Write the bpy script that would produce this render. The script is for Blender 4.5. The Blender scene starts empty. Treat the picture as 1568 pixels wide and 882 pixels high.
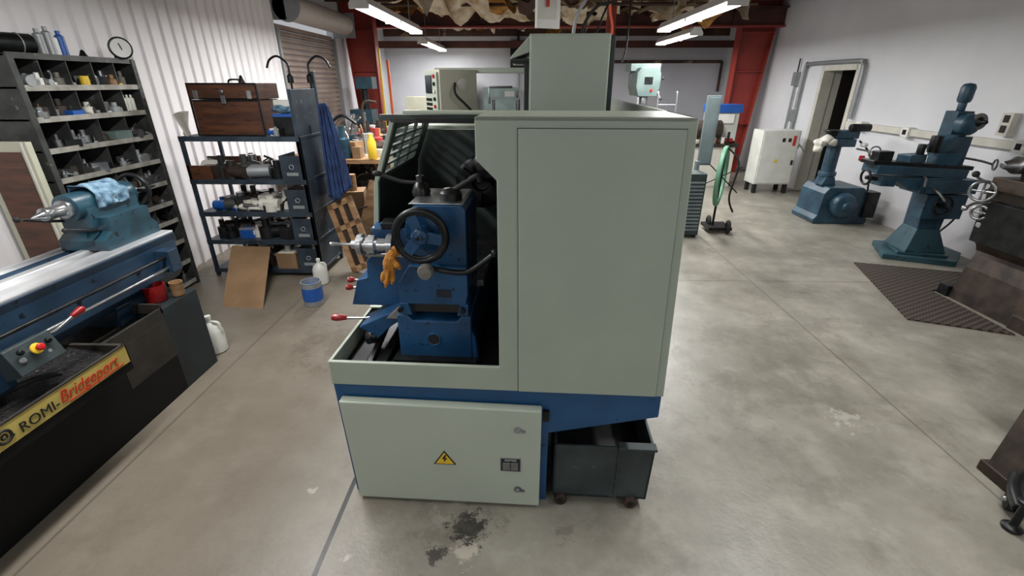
import bpy, math, random
from mathutils import Vector, Matrix, Euler, noise
random.seed(7)
scene=bpy.context.scene
COL=bpy.context.collection
pi=math.pi
# ------------------------------------------------------------------ materials
def lin(c):
    def g(v):
        v/=255.0
        return v/12.92 if v<=0.04045 else ((v+0.055)/1.055)**2.4
    return (g(c[0]),g(c[1]),g(c[2]),1.0)
M={}
def mat(name,col,rough=0.5,metal=0.0,col2=None,scale=6.0,amt=0.5,bump=0.0,bscale=60.0,emit=0.0,spot=None,spotscale=25.0,spotth=0.62,stretch=(1,1,1),spec=0.5):
    m=bpy.data.materials.new(name);m.use_nodes=True
    nt=m.node_tree;N=nt.nodes;L=nt.links
    b=N['Principled BSDF']
    b.inputs['Roughness'].default_value=rough;b.inputs['Metallic'].default_value=metal
    b.inputs['Specular IOR Level'].default_value=spec
    tc=N.new('ShaderNodeTexCoord');mp=N.new('ShaderNodeMapping');mp.inputs['Scale'].default_value=stretch
    L.new(tc.outputs['Object'],mp.inputs[0])
    no=N.new('ShaderNodeTexNoise');no.inputs['Scale'].default_value=scale;no.inputs['Detail'].default_value=5
    L.new(mp.outputs[0],no.inputs['Vector'])
    cr=N.new('ShaderNodeValToRGB')
    c1=lin(col)
    if col2: c2=lin(col2)
    else: c2=tuple(min(1,v*(1-0.25*amt)) for v in c1[:3])+(1,)
    cr.color_ramp.elements[0].position=0.35;cr.color_ramp.elements[1].position=0.65
    cr.color_ramp.elements[0].color=c2;cr.color_ramp.elements[1].color=c1
    L.new(no.outputs['Fac'],cr.inputs[0]);out=cr.outputs[0]
    if spot:
        n2=N.new('ShaderNodeTexNoise');n2.inputs['Scale'].default_value=spotscale;n2.inputs['Detail'].default_value=6
        L.new(mp.outputs[0],n2.inputs['Vector'])
        r2=N.new('ShaderNodeValToRGB');r2.color_ramp.elements[0].position=spotth;r2.color_ramp.elements[1].position=spotth+0.04
        L.new(n2.outputs['Fac'],r2.inputs[0])
        mx=N.new('ShaderNodeMix');mx.data_type='RGBA'
        L.new(r2.outputs[0],mx.inputs[0]);L.new(out,mx.inputs[6]);mx.inputs[7].default_value=lin(spot);out=mx.outputs[2]
    L.new(out,b.inputs['Base Color'])
    if bump>0:
        nb=N.new('ShaderNodeTexNoise');nb.inputs['Scale'].default_value=bscale;nb.inputs['Detail'].default_value=3
        L.new(mp.outputs[0],nb.inputs['Vector'])
        bp=N.new('ShaderNodeBump');bp.inputs['Strength'].default_value=bump;bp.inputs['Distance'].default_value=0.005
        L.new(nb.outputs['Fac'],bp.inputs['Height']);L.new(bp.outputs[0],b.inputs['Normal'])
    if emit>0:
        b.inputs['Emission Color'].default_value=lin(col);b.inputs['Emission Strength'].default_value=emit
    M[name]=m;return m
mat('panel_paint',(158,167,153),0.4,col2=(152,162,149),scale=3,bump=0.08,bscale=250)
mat('panel_paint_light',(172,181,167),0.4,scale=3,amt=.2,bump=0.08,bscale=250)
mat('seam',(40,44,42),0.7)
mat('blue_paint',(28,78,120),0.38,col2=(22,66,106),scale=5,spot=(16,40,62),spotscale=26,spotth=.69)
mat('blue_cast',(28,76,116),0.3,col2=(18,56,90),scale=6,spot=(12,30,48),spotscale=40,spotth=.64,bump=.2,bscale=70)
mat('interior_green',(66,78,72),0.5,col2=(44,54,50),scale=4,spot=(110,116,108),spotscale=18,spotth=.7)
mat('black_oily',(15,16,17),0.35,col2=(26,26,26),scale=8)
mat('black_matte',(20,20,21),0.7)
mat('lathe_black',(7,8,9),0.6,col2=(12,13,14),scale=5,spec=.25)
mat('dark_steel',(46,48,50),0.38,0.7,col2=(30,31,32),scale=12)
mat('steel',(178,180,182),0.28,0.9,col2=(130,132,134),scale=10)
mat('steel_bright',(225,226,228),0.32,0.6,col2=(175,178,182),scale=9,stretch=(1,.2,1))
mat('galv',(150,154,156),0.45,0.4)
mat('tank_gray',(62,72,74),0.45,0.2,col2=(42,50,52),scale=5,spot=(84,88,84),spotscale=12,spotth=.64,bump=.1)
mat('rubber',(26,26,26),0.8)
mat('red_plastic',(135,16,20),0.3)
mat('red_bright',(190,30,28),0.3)
mat('yellow',(228,190,50),0.45)
mat('yellow_sign',(200,180,98),0.5,col2=(182,160,82),scale=6)
mat('sign_red',(195,50,25),0.5)
mat('orange',(186,124,42),0.85,col2=(138,88,28),scale=34,bump=.6,bscale=60)
mat('orange_cable',(215,90,30),0.6)
mat('white',(225,225,220),0.5)
mat('offwhite',(205,203,192),0.5)
mat('beige',(190,190,170),0.5)
mat('wood_brown',(92,56,36),0.4,col2=(64,38,25),scale=4,stretch=(1,1,7),spot=(44,27,20),spotscale=9,spotth=.62)
mat('wood_light',(166,130,92),0.6,col2=(130,98,68),scale=5,stretch=(1,1,6))
mat('cardboard',(138,110,80),0.8,col2=(116,90,64),scale=3)
mat('shelf_gray',(72,74,72),0.5,0.3,col2=(48,50,48),scale=9,spot=(120,120,114),spotscale=16,spotth=.66)
mat('shelf_lightgray',(164,162,154),0.5,0.1,col2=(128,126,118),scale=12)
mat('shelf_blue',(60,72,84),0.45,0.3,col2=(40,50,60),scale=6,spot=(96,104,110),spotscale=14,spotth=.66)
mat('teal_paint',(34,68,82),0.35,col2=(22,48,60),scale=7,spot=(20,30,36),spotscale=24,spotth=.62)
mat('bed_blue',(34,58,80),0.35,col2=(24,42,60),scale=5,spot=(16,22,30),spotscale=20,spotth=.64)
mat('pedestal_dark',(28,40,44),0.5,col2=(18,26,30),scale=5)
mat('pan_brown',(48,43,36),0.6,col2=(28,26,24),scale=9)
mat('chips',(40,38,38),0.5,0.5,col2=(14,14,14),scale=60,spot=(120,118,112),spotscale=90,spotth=.66,bump=.9,bscale=80)
mat('cloth_blue',(46,70,118),0.85,col2=(28,46,84),scale=9,bump=.3,bscale=40)
mat('cloth_lightblue',(120,150,168),0.9,col2=(44,74,98),scale=22,bump=.4,bscale=40)
mat('cloth_white',(205,202,192),0.9,scale=12,bump=.4,bscale=40)
mat('column_red',(150,52,42),0.5,col2=(126,42,34),scale=2)
mat('beam_dark',(84,40,30),0.6,col2=(50,26,22),scale=3)
mat('doorway_shade',(24,18,15),0.7)
mat('rolldoor',(150,132,120),0.55,col2=(128,110,100),scale=3)
mat('drum',(190,182,176),0.5)
mat('gray_cab',(206,208,202),0.45)
mat('lamp_white',(235,235,235),0.5)
mat('tube',(255,252,246),0.5,emit=10.0)
mat('mill_blue',(44,76,94),0.42,col2=(28,54,72),scale=6,spot=(24,34,40),spotscale=26,spotth=.62)
mat('mill_base',(46,82,92),0.5,col2=(34,64,74),scale=4,spot=(28,46,54),spotscale=16,spotth=.62)
mat('brown_metal',(70,58,50),0.5,0.4,col2=(40,35,31),scale=9)
mat('green_hose',(96,150,120),0.5)
mat('press_green',(112,130,126),0.4,col2=(88,106,104),scale=5)
mat('grayblue_panel',(116,130,132),0.5,col2=(96,108,112),scale=3)
mat('plastic_gray',(110,108,100),0.6)
mat('jug_white',(206,206,198),0.4)
mat('blue_bright',(28,82,160),0.4)
mat('screen',(30,40,46),0.15)
mat('plate_dark',(26,30,44),0.35)
mat('window_glow',(225,235,245),0.5,emit=2.2)
mat('gloss_dark_green',(26,44,40),0.35)
m=mat('mat_rubber',(66,58,50),0.75)
nt=m.node_tree;N=nt.nodes;L=nt.links
tc=N.new('ShaderNodeTexCoord');ch=N.new('ShaderNodeTexChecker');ch.inputs['Scale'].default_value=30
mp=N.new('ShaderNodeMapping');mp.inputs['Rotation'].default_value=(0,0,.32);mp.inputs['Location'].default_value=(0,0,.013)
ch.inputs[1].default_value=lin((80,70,60));ch.inputs[2].default_value=lin((32,28,26))
L.new(tc.outputs['Object'],mp.inputs[0]);L.new(mp.outputs[0],ch.inputs[0]);L.new(ch.outputs[0],N['Principled BSDF'].inputs['Base Color'])
def wallmat(name,c1,c2,low_tone=(140,128,118)):
    m=bpy.data.materials.new(name);m.use_nodes=True;nt=m.node_tree;N=nt.nodes;L=nt.links;b=N['Principled BSDF']
    b.inputs['Roughness'].default_value=.6
    tc=N.new('ShaderNodeTexCoord');no=N.new('ShaderNodeTexNoise');no.inputs['Scale'].default_value=.9;no.inputs['Detail'].default_value=6
    L.new(tc.outputs['Object'],no.inputs['Vector'])
    cr=N.new('ShaderNodeValToRGB');cr.color_ramp.elements[0].position=.3;cr.color_ramp.elements[1].position=.7
    cr.color_ramp.elements[0].color=lin(c2);cr.color_ramp.elements[1].color=lin(c1);L.new(no.outputs['Fac'],cr.inputs[0])
    sep=N.new('ShaderNodeSeparateXYZ');L.new(tc.outputs['Object'],sep.inputs[0])
    mr=N.new('ShaderNodeMapRange');mr.inputs[1].default_value=.9;mr.inputs[2].default_value=0;mr.inputs[3].default_value=0;mr.inputs[4].default_value=.4  # wall colour blends to a darker tone towards the floor
    L.new(sep.outputs[2],mr.inputs[0])
    mx=N.new('ShaderNodeMix');mx.data_type='RGBA';L.new(mr.outputs[0],mx.inputs[0]);L.new(cr.outputs[0],mx.inputs[6]);mx.inputs[7].default_value=lin(low_tone)
    L.new(mx.outputs[2],b.inputs['Base Color']);M[name]=m
wallmat('wall_white',(222,224,228),(204,206,212))
wallmat('wall_metal',(240,238,240),(226,223,226))
wallmat('wall_back_paint',(204,205,211),(188,189,196))
mat('ceiling_mat',(120,84,60),0.9,col2=(58,36,28),scale=2.2,spot=(196,180,150),spotscale=2.4,spotth=.56)
mat('insulation_white',(226,216,196),0.8,col2=(170,146,112),scale=5)
mat('insulation_yellow',(190,140,70),0.9,col2=(130,88,44),scale=7,bump=.6,bscale=20)
mat('upper_brown',(92,64,52),0.8,col2=(56,38,34),scale=2,spot=(140,110,80),spotscale=3,spotth=.6)
def floormat():
    m=bpy.data.materials.new('concrete');m.use_nodes=True;nt=m.node_tree;N=nt.nodes;L=nt.links;b=N['Principled BSDF']
    tc=N.new('ShaderNodeTexCoord');sep=N.new('ShaderNodeSeparateXYZ');L.new(tc.outputs['Object'],sep.inputs[0])
    def noi(s,d=6,r=.6):
        n=N.new('ShaderNodeTexNoise');n.inputs['Scale'].default_value=s;n.inputs['Detail'].default_value=d;n.inputs['Roughness'].default_value=r
        L.new(tc.outputs['Object'],n.inputs['Vector']);return n.outputs['Fac']
    def ramp(f,p0,p1,c0=(0,0,0,1),c1=(1,1,1,1)):
        r=N.new('ShaderNodeValToRGB');e=r.color_ramp.elements;e[0].position=p0;e[1].position=p1;e[0].color=c0;e[1].color=c1;L.new(f,r.inputs[0]);return r.outputs[0]
    def mix(f,a,bc):
        x=N.new('ShaderNodeMix');x.data_type='RGBA'
        if isinstance(f,float): x.inputs[0].default_value=f
        else: L.new(f,x.inputs[0])
        for v,i in ((a,6),(bc,7)):
            if isinstance(v,tuple): x.inputs[i].default_value=v
            else: L.new(v,x.inputs[i])
        return x.outputs[2]
    def mth(op,a,b2=None,c=None):
        x=N.new('ShaderNodeMath');x.operation=op
        for v,i in ((a,0),(b2,1),(c,2)):
            if v is None: continue
            if isinstance(v,(int,float)): x.inputs[i].default_value=v
            else: L.new(v,x.inputs[i])
        return x.outputs[0]
    base=ramp(noi(1.3,8,.65),.34,.66,lin((112,109,99)),lin((148,145,134)))
    base=mix(mth('MULTIPLY',ramp(noi(3.6,9,.65),.5,.72),.5),base,lin((168,166,155)))
    base=mix(mth('MULTIPLY',ramp(noi(2.4,10,.75),.52,.68),.5),base,lin((92,87,76)))
    base=mix(mth('MULTIPLY',ramp(noi(12,12,.85),.57,.72),.35),base,lin((190,187,176)))
    base=mix(mth('MULTIPLY',ramp(noi(18,12,.85),.58,.72),.35),base,lin((80,75,66)))
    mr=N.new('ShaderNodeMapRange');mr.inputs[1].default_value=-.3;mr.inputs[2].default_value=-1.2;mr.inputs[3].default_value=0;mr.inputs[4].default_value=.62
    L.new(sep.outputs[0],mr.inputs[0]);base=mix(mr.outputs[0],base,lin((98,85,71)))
    def line(ax,pos,w):
        d=mth('ABSOLUTE',mth('SUBTRACT',sep.outputs[ax],pos));return mth('LESS_THAN',d,w)
    j=mth('MAXIMUM',mth('MAXIMUM',line(0,2.27,.006),line(1,4.27,.007)),line(0,-2.02,.006))
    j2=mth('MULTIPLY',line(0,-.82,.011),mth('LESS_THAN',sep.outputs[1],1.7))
    j=mth('MAXIMUM',j,line(1,8.3,.01))
    base=mix(mth('MULTIPLY',j,.5),base,lin((60,56,52)))
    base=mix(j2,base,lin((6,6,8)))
    def stain(x,y,r,th,sc=9):
        dx=mth('SUBTRACT',sep.outputs[0],x);dy=mth('SUBTRACT',sep.outputs[1],y)
        d=mth('SQRT',mth('ADD',mth('MULTIPLY',dx,dx),mth('MULTIPLY',dy,dy)))
        v=mth('ADD',mth('DIVIDE',d,r),mth('MULTIPLY',mth('SUBTRACT',noi(sc,7,.75),.5),4.2))
        return ramp(v,th,th+.25,(1,1,1,1),(0,0,0,1))
    for (x,y,r,th,a,c,sc) in ((-.23,1.43,.11,.55,.9,(26,25,25),22),(-.35,1.30,.06,.5,.85,(32,30,28),24),(-.3,1.5,.35,.2,.35,(84,78,68),12),(1.3,2.4,.5,.2,.25,(90,84,74),7),(.2,1.42,.08,.3,.4,(60,56,50),16),(2.3,3.4,.5,.2,.25,(90,85,76),7),(-1.4,3.0,.5,.3,.3,(74,62,50),7)):
        base=mix(mth('MULTIPLY',stain(x,y,r,th,sc),a),base,lin(c))
    base=mix(mth('MULTIPLY',stain(-.22,1.31,.07,.5,12),.6),base,lin((186,180,166)))
    for (x,y,r) in ((-.72,1.28,.05),(-1.0,1.6,.06),(1.9,2.2,.2),(1.0,3.0,.3)): base=mix(mth('MULTIPLY',stain(x,y,r,.1,20),.35),base,lin((196,193,184)))
    L.new(base,b.inputs['Base Color'])
    rr=N.new('ShaderNodeMapRange');rr.inputs[3].default_value=.2;rr.inputs[4].default_value=.55;L.new(noi(2.2,5),rr.inputs[0]);L.new(rr.outputs[0],b.inputs['Roughness'])
    bp=N.new('ShaderNodeBump');bp.inputs['Strength'].default_value=.12;bp.inputs['Distance'].default_value=.01;L.new(noi(40,4),bp.inputs['Height']);L.new(bp.outputs[0],b.inputs['Normal'])
    M['concrete']=m
floormat()
# ------------------------------------------------------------------ geometry builder
def empty(name,loc=(0,0,0),rot=(0,0,0)):
    e=bpy.data.objects.new(name,None);COL.objects.link(e);e.location=loc;e.rotation_euler=rot;e.empty_display_size=.1;return e
class G:
    def __init__(s): s.V=[];s.F=[];s.I=[];s.S=[];s.mats=[]
    def mi(s,m):
        if m not in s.mats: s.mats.append(m)
        return s.mats.index(m)
    def add(s,vs,fs,m,smooth=False):
        o=len(s.V);s.V+=[tuple(v) for v in vs];k=s.mi(m)
        for f in fs: s.F.append([i+o for i in f]);s.I.append(k);s.S.append(smooth)
        return s
    def box(s,x0,x1,y0,y1,z0,z1,m):
        v=[(x,y,z) for z in(z0,z1) for y in(y0,y1) for x in(x0,x1)]
        return s.add(v,[(0,2,3,1),(4,5,7,6),(0,1,5,4),(2,6,7,3),(0,4,6,2),(1,3,7,5)],m)
    def obox(s,c,size,rot,m):
        R=Euler(rot).to_matrix();c=Vector(c);h=[a/2 for a in size]
        v=[c+R@Vector((x,y,z)) for z in(-h[2],h[2]) for y in(-h[1],h[1]) for x in(-h[0],h[0])]
        return s.add(v,[(0,2,3,1),(4,5,7,6),(0,1,5,4),(2,6,7,3),(0,4,6,2),(1,3,7,5)],m)
    def prism(s,pts,ax,a0,a1,m):
        n=len(pts)
        def p(q,a):
            if ax=='Y': return (q[0],a,q[1])
            if ax=='X': return (a,q[0],q[1])
            return (q[0],q[1],a)
        area=sum(pts[i][0]*pts[(i+1)%n][1]-pts[(i+1)%n][0]*pts[i][1] for i in range(n))
        pts=list(pts)
        if area<0: pts.reverse()
        flip=ax!='Y'
        lo,hi=min(a0,a1),max(a0,a1)
        v=[p(q,lo) for q in pts]+[p(q,hi) for q in pts]
        f=[list(range(n)),list(range(2*n-1,n-1,-1))]+[(i,i+n,(i+1)%n+n,(i+1)%n) for i in range(n)]
        if flip: f=[list(reversed(q)) for q in f]
        return s.add(v,f,m)
    def quadbox(s,base,top,m):
        return s.add(list(base)+list(top),[(3,2,1,0),(4,5,6,7)]+[(i,(i+1)%4,(i+1)%4+4,i+4) for i in range(4)],m)
    def frame(s,d):
        d=Vector(d).normalized();a=Vector((0,0,1)) if abs(d.z)<.9 else Vector((1,0,0))
        u=d.cross(a).normalized();w=d.cross(u).normalized();return d,u,w
    def rev(s,c,axis,prof,m,n=24,smooth=True):
        c=Vector(c);d,u,w=s.frame(axis);v=[];f=[]
        for (r,h) in prof:
            for i in range(n):
                a=2*pi*i/n;v.append(c+d*h+(u*math.cos(a)+w*math.sin(a))*r)
        for k in range(len(prof)-1):
            for i in range(n):
                j=(i+1)%n;f.append((k*n+i,k*n+j,(k+1)*n+j,(k+1)*n+i))
        f.append(list(range(n-1,-1,-1)));f.append([len(v)-n+i for i in range(n)])
        return s.add(v,f,m,smooth)
    def cyl(s,p0,p1,r,m,r1=None,n=20):
        p0=Vector(p0);p1=Vector(p1);h=(p1-p0).length
        r1=r if r1 is None else r1
        return s.rev(p0,p1-p0,[(r,0),(r1,h)],m,n)
    def tube(s,pts,r,m,n=10,sub=6):
        P=[Vector(p) for p in pts]
        if sub>1 and len(P)>2:
            Q=[]
            for i in range(len(P)-1):
                a=P[max(i-1,0)];b=P[i];c=P[i+1];d=P[min(i+2,len(P)-1)]
                for k in range(sub):
                    t=k/sub;Q.append(.5*((2*b)+(c-a)*t+(2*a-5*b+4*c-d)*t*t+(3*b-a-3*c+d)*t**3))
            Q.append(P[-1]);P=Q
        v=[];f=[];prev=None
        for i,p in enumerate(P):
            d=(P[min(i+1,len(P)-1)]-P[max(i-1,0)]).normalized()
            if prev is None: _,u,w=s.frame(d)
            else: u=(prev-d*prev.dot(d)).normalized()
            prev=u;w=d.cross(u)
            rr=r[min(int(i/(len(P)-1)*(len(r)-1)+.5),len(r)-1)] if isinstance(r,(list,tuple)) else r
            for k in range(n):
                a=2*pi*k/n;v.append(p+(u*math.cos(a)+w*math.sin(a))*rr)
        for i in range(len(P)-1):
            for k in range(n):
                j=(k+1)%n;f.append((i*n+k,i*n+j,(i+1)*n+j,(i+1)*n+k))
        f.append(list(range(n-1,-1,-1)));f.append([len(v)-n+i for i in range(n)])
        return s.add(v,f,m,True)
    def torus(s,c,axis,R,r,m,n=36,k=10,flat=1.0):
        c=Vector(c);d,u,w=s.frame(axis);v=[];f=[]
        for i in range(n):
            a=2*pi*i/n;e=u*math.cos(a)+w*math.sin(a)
            for j in range(k):
                b=2*pi*j/k;v.append(c+e*(R+r*math.cos(b))+d*(r*flat*math.sin(b)))
        for i in range(n):
            for j in range(k):
                f.append((i*k+j,((i+1)%n)*k+j,((i+1)%n)*k+(j+1)%k,i*k+(j+1)%k))
        return s.add(v,f,m,True)
    def ball(s,c,r,m,n=16,k=10,nz=0.0,ns=20):
        c=Vector(c)
        if not isinstance(r,(tuple,list)): r=(r,r,r)
        v=[];f=[]
        for i in range(k+1):
            t=pi*i/k
            for j in range(n):
                a=2*pi*j/n;q=Vector((math.sin(t)*math.cos(a),math.sin(t)*math.sin(a),math.cos(t)))
                sc=1+nz*noise.noise((Vector(c)+Vector((q.x*r[0],q.y*r[1],q.z*r[2])))*ns)
                v.append(c+Vector((q.x*r[0],q.y*r[1],q.z*r[2]))*sc)
        for i in range(k):
            for j in range(n):
                f.append((i*n+j,(i+1)*n+j,(i+1)*n+(j+1)%n,i*n+(j+1)%n))
        return s.add(v,f,m,True)
    def done(s,name,parent=None,loc=(0,0,0),rot=(0,0,0),bevel=0.0,seg=2):
        me=bpy.data.meshes.new(name);me.from_pydata(s.V,[],s.F)
        for m in s.mats: me.materials.append(M[m])
        for p,i,sm in zip(me.polygons,s.I,s.S): p.material_index=i;p.use_smooth=sm
        me.update()
        o=bpy.data.objects.new(name,me);COL.objects.link(o);o.location=loc;o.rotation_euler=rot
        if parent: o.parent=parent
        if any(s.S):
            es=o.modifiers.new('es','EDGE_SPLIT');es.split_angle=math.radians(38)
        if bevel>0:
            b=o.modifiers.new('bev','BEVEL');b.width=bevel;b.segments=seg;b.limit_method='ANGLE';b.angle_limit=math.radians(40)
            if any(s.S): o.modifiers.move(1,0)
        return o
def text(name,body,size,loc,rot,m,parent=None,ext=.001,shear=0,sx=1):
    cu=bpy.data.curves.new(name,'FONT');cu.body=body;cu.size=size;cu.extrude=ext;cu.shear=shear;cu.materials.append(M[m])
    o=bpy.data.objects.new(name,cu);COL.objects.link(o);o.location=loc;o.rotation_euler=rot;o.scale=(sx,1,1)
    if parent:o.parent=parent
    return o
def clutter(g,x0,x1,y0,y1,z,n,hmax,mats,rng,smax=.05):
    for _ in range(n):
        x=rng.uniform(x0,x1);y=rng.uniform(y0,y1);h=rng.uniform(.25,1)*hmax;r=rng.uniform(.35,1)*smax/2;m=rng.choice(mats)
        t=rng.random()
        if t<.3: g.rev((x,y,z),(0,0,1),[(r,0),(r,h*.6),(r*.5,h*.65),(r*.5,h)],m,12)
        elif t<.5: g.cyl((x-r*1.5,y,z+r),(x+r*1.5,y+rng.uniform(-r,r),z+r),r,m,n=12)
        elif t<.78: g.obox((x,y,z+h*.3),(r*2.2,r*2.4,h*.6),(0,0,rng.uniform(0,3)),m)
        elif t<.9:
            a=rng.uniform(0,6.28);g.tube([(x,y,z+.01),(x+.4*hmax*math.cos(a)*.5,y+.1*hmax,z+h*.7),(x+.6*hmax*math.cos(a),y+.2*hmax*math.sin(a),z+h)],max(.005,r*.18),m,8,3)
        else: g.torus((x,y,z+r*.3),(rng.uniform(-.5,.5),rng.uniform(-.5,.5),1),r*.9,r*.3,m,16,6)
# ------------------------------------------------------------------ room
XL,XR,YB,ZC=-3.5,5.0,12.9,3.3
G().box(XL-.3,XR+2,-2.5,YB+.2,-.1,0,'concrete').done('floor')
g=G();pts=[];y=-2.5
while y<7.25:
    pts+=[(y,0),(y+.10,0),(y+.115,.022),(y+.145,.022),(y+.16,0)];y+=.16
prof=[(XL+q[1],q[0]) for q in pts]
v=[];f=[]
for (x,y) in prof: v+= [(x,y,0),(x,y,ZC)]
for i in range(len(prof)-1): f.append((2*i,2*i+1,2*i+3,2*i+2))
g.add(v,f,'wall_metal');g.box(XL-.12,XL-.005,-2.5,7.25,0,ZC,'wall_metal')
g.box(XL-.12,XL,7.25,9.5,2.75,ZC,'wall_metal')
g.box(XL-.12,XL,9.5,11.5,0,ZC,'wall_white');g.box(XL-.12,XL,12.35,YB,0,ZC,'wall_white')
g.box(XL-.12,XL,11.5,12.35,0,1.0,'wall_white');g.box(XL-.12,XL,11.5,12.35,2.1,ZC,'wall_white')
g.done('wall_left')
g=G();g.box(XL-.1,XL-.08,11.5,12.35,1.0,2.1,'window_glow')
for yy in (11.5,11.9,12.31): g.box(XL-.07,XL+.02,yy,yy+.04,1.0,2.1,'offwhite')
for zz in (1.0,1.53,2.06): g.box(XL-.07,XL+.015,11.5,12.35,zz,zz+.04,'offwhite')
g.done('window_1')
g=G();z=0
while z<2.5:
    g.prism([(XL-.04,z),(XL-.005,z+.01),(XL-.005,z+.06),(XL-.04,z+.075)],'Y',7.33,9.42,'rolldoor');z+=.078
g.box(XL-.06,XL+.04,7.27,7.33,0,2.53,'galv');g.box(XL-.06,XL+.04,9.42,9.48,0,2.53,'galv')
g.done('door_1')
g=G();g.cyl((XL+.22,7.3,2.76),(XL+.22,9.5,2.76),.17,'drum',n=28)
g.cyl((XL+.22,7.27,2.76),(XL+.22,7.3,2.76),.19,'galv',n=28);g.box(XL+.005,XL+.2,7.27,7.3,2.6,2.92,'galv');g.box(XL+.005,XL+.4,9.5,9.54,2.55,2.95,'galv');g.done('roll_door_drum')
g=G();g.box(XL-.12,XR+.12,YB,YB+.12,0,2.85,'wall_back_paint');g.box(XL-.12,XR+.12,YB,YB+.12,2.85,ZC,'upper_brown');g.done('wall_back')
g=G();D0,D1,DH=7.75,8.6,2.0
g.box(XR,XR+.14,-2.5,D0,0,ZC,'wall_white');g.box(XR,XR+.14,D1,YB,0,ZC,'wall_white');g.box(XR,XR+.14,D0,D1,DH,ZC,'wall_white')
g.done('wall_right')
g=G();g.box(XR+.14,XR+.30,D1,D1+.1,0,DH+.3,'offwhite');g.box(XR+.30,XR+1.3,D1,D1+.1,0,DH+.3,'doorway_shade');g.box(XR+.14,XR+1.3,D0-.1,D0,0,DH+.3,'doorway_shade');g.box(XR+.9,XR+1.0,D0,D1,0,DH+.3,'doorway_shade');g.box(XR+.14,XR+1.0,D0,D1,DH+.2,DH+.3,'doorway_shade')  # shade inside the doorway is put into the near-black wall colour
g.done('wall_corridor')
g=G()
for a,b in((D0-.06,D0+.02),(D1-.02,D1+.06)): g.box(XR-.02,XR+.16,a,b,0,DH+.06,'offwhite')
g.box(XR-.02,XR+.16,D0,D1,DH-.02,DH+.06,'offwhite');g.done('trim_1',bevel=.004)
G().box(XL-.12,XR+.14,-2.5,YB+.12,ZC,ZC+.1,'ceiling_mat').done('ceiling')
g=G()
for yy in (5.2,6.6,8.0,9.3,11.4,12.3): g.prism([(yy,ZC),(yy+.06,ZC),(yy+.06,ZC-.2),(yy,ZC-.2)],'X',XL,XR,'beam_dark')
g.done('ceiling_joists')
g=G()
g.box(XL,XR,10.3,10.32,2.80,3.12,'beam_dark');g.box(XL,XR,10.22,10.4,2.78,2.81,'column_red');g.box(XL,XR,10.22,10.4,3.1,3.13,'beam_dark')
for xx in (-2,0,2,4): g.box(xx,xx+.02,10.24,10.38,2.81,3.1,'beam_dark')
g.box(XL,XR,12.2,12.24,2.55,2.70,'beam_dark')
g.done('ceiling_beam')
g=G();rng=random.Random(3)
def sheet(cx,cy,cz,w,d,rot,m,amp,seed):
    n=8;v=[];f=[];R=Euler(rot).to_matrix()
    for i in range(n+1):
        for j in range(n+1):
            x=(i/n-.5)*w;y=(j/n-.5)*d
            z=amp*noise.noise(Vector((x*3+seed,y*3,seed)))-.5*amp*(abs(x)/w+abs(y)/d)
            v.append(Vector((cx,cy,cz))+R@Vector((x*(1+.2*noise.noise(Vector((seed,y*4,0)))),y,z)))
    for i in range(n):
        for j in range(n): a=i*(n+1)+j;f.append((a,a+n+1,a+n+2,a+1))
    g.add(v,f,m,True)
for i in range(38):
    x=rng.uniform(-2.4,1.0) if i%3 else rng.uniform(1.0,3.6)
    sheet(x,rng.uniform(8.2,11.8),rng.uniform(3.02,3.2),rng.uniform(.5,1.1),rng.uniform(.4,.9),(rng.uniform(-.35,.35),rng.uniform(-.25,.25),rng.uniform(-.5,.5)),rng.choice(['insulation_white','insulation_yellow','insulation_white','upper_brown','insulation_white']),.28,i*3.3)
for i in range(6): g.obox((rng.uniform(-2,3.4),9.6,rng.uniform(3.0,3.12)),(rng.uniform(.8,1.6),.12,.03),(0,rng.uniform(-.05,.05),rng.uniform(-.3,.3)),'wood_light')
g.done('roof_insulation')
g=G();g.tube([(-2.4,8.85,2.98),(3.8,8.85,2.98)],.025,'upper_brown',sub=1)
for x in (-2.2,0.2,3.6): g.cyl((x,8.85,2.98),(x,8.85,3.3),.006,'galv',n=8)
g.done('overhead_pipe')
def column(name,xi,y,zt,wt,wb,sgn):
    g=G()
    ot=xi+sgn*wt;ob=xi+sgn*wb
    g.prism([(xi,0),(ob,0),(ot,zt),(xi,zt)],'Y',y-.01,y+.01,'column_red')
    g.prism([(xi,0),(xi-sgn*.02,0),(xi-sgn*.02,zt),(xi,zt)],'Y',y-.12,y+.12,'column_red')
    g.prism([(ob,0),(ob+sgn*.02,0),(ot+sgn*.02,zt),(ot,zt)],'Y',y-.12,y+.12,'column_red')
    for z in (1.0,2.0,2.7): 
        w=wb+(wt-wb)*z/zt;a,b=sorted((xi,xi+sgn*w));g.box(a,b,y-.11,y+.11,z,z+.015,'column_red')
    g.done(name)
column('steel_column',-2.88,10.0,ZC,.56,.35,-1)
column('steel_column.001',4.25,10.5,ZC,.68,.38,1)
g=G();g.box(-2.80,-2.77,9.80,9.84,0,2.4,'yellow');g.box(-2.66,-2.62,9.82,9.86,0,2.2,'orange_cable');g.done('hanging_straps')
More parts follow.
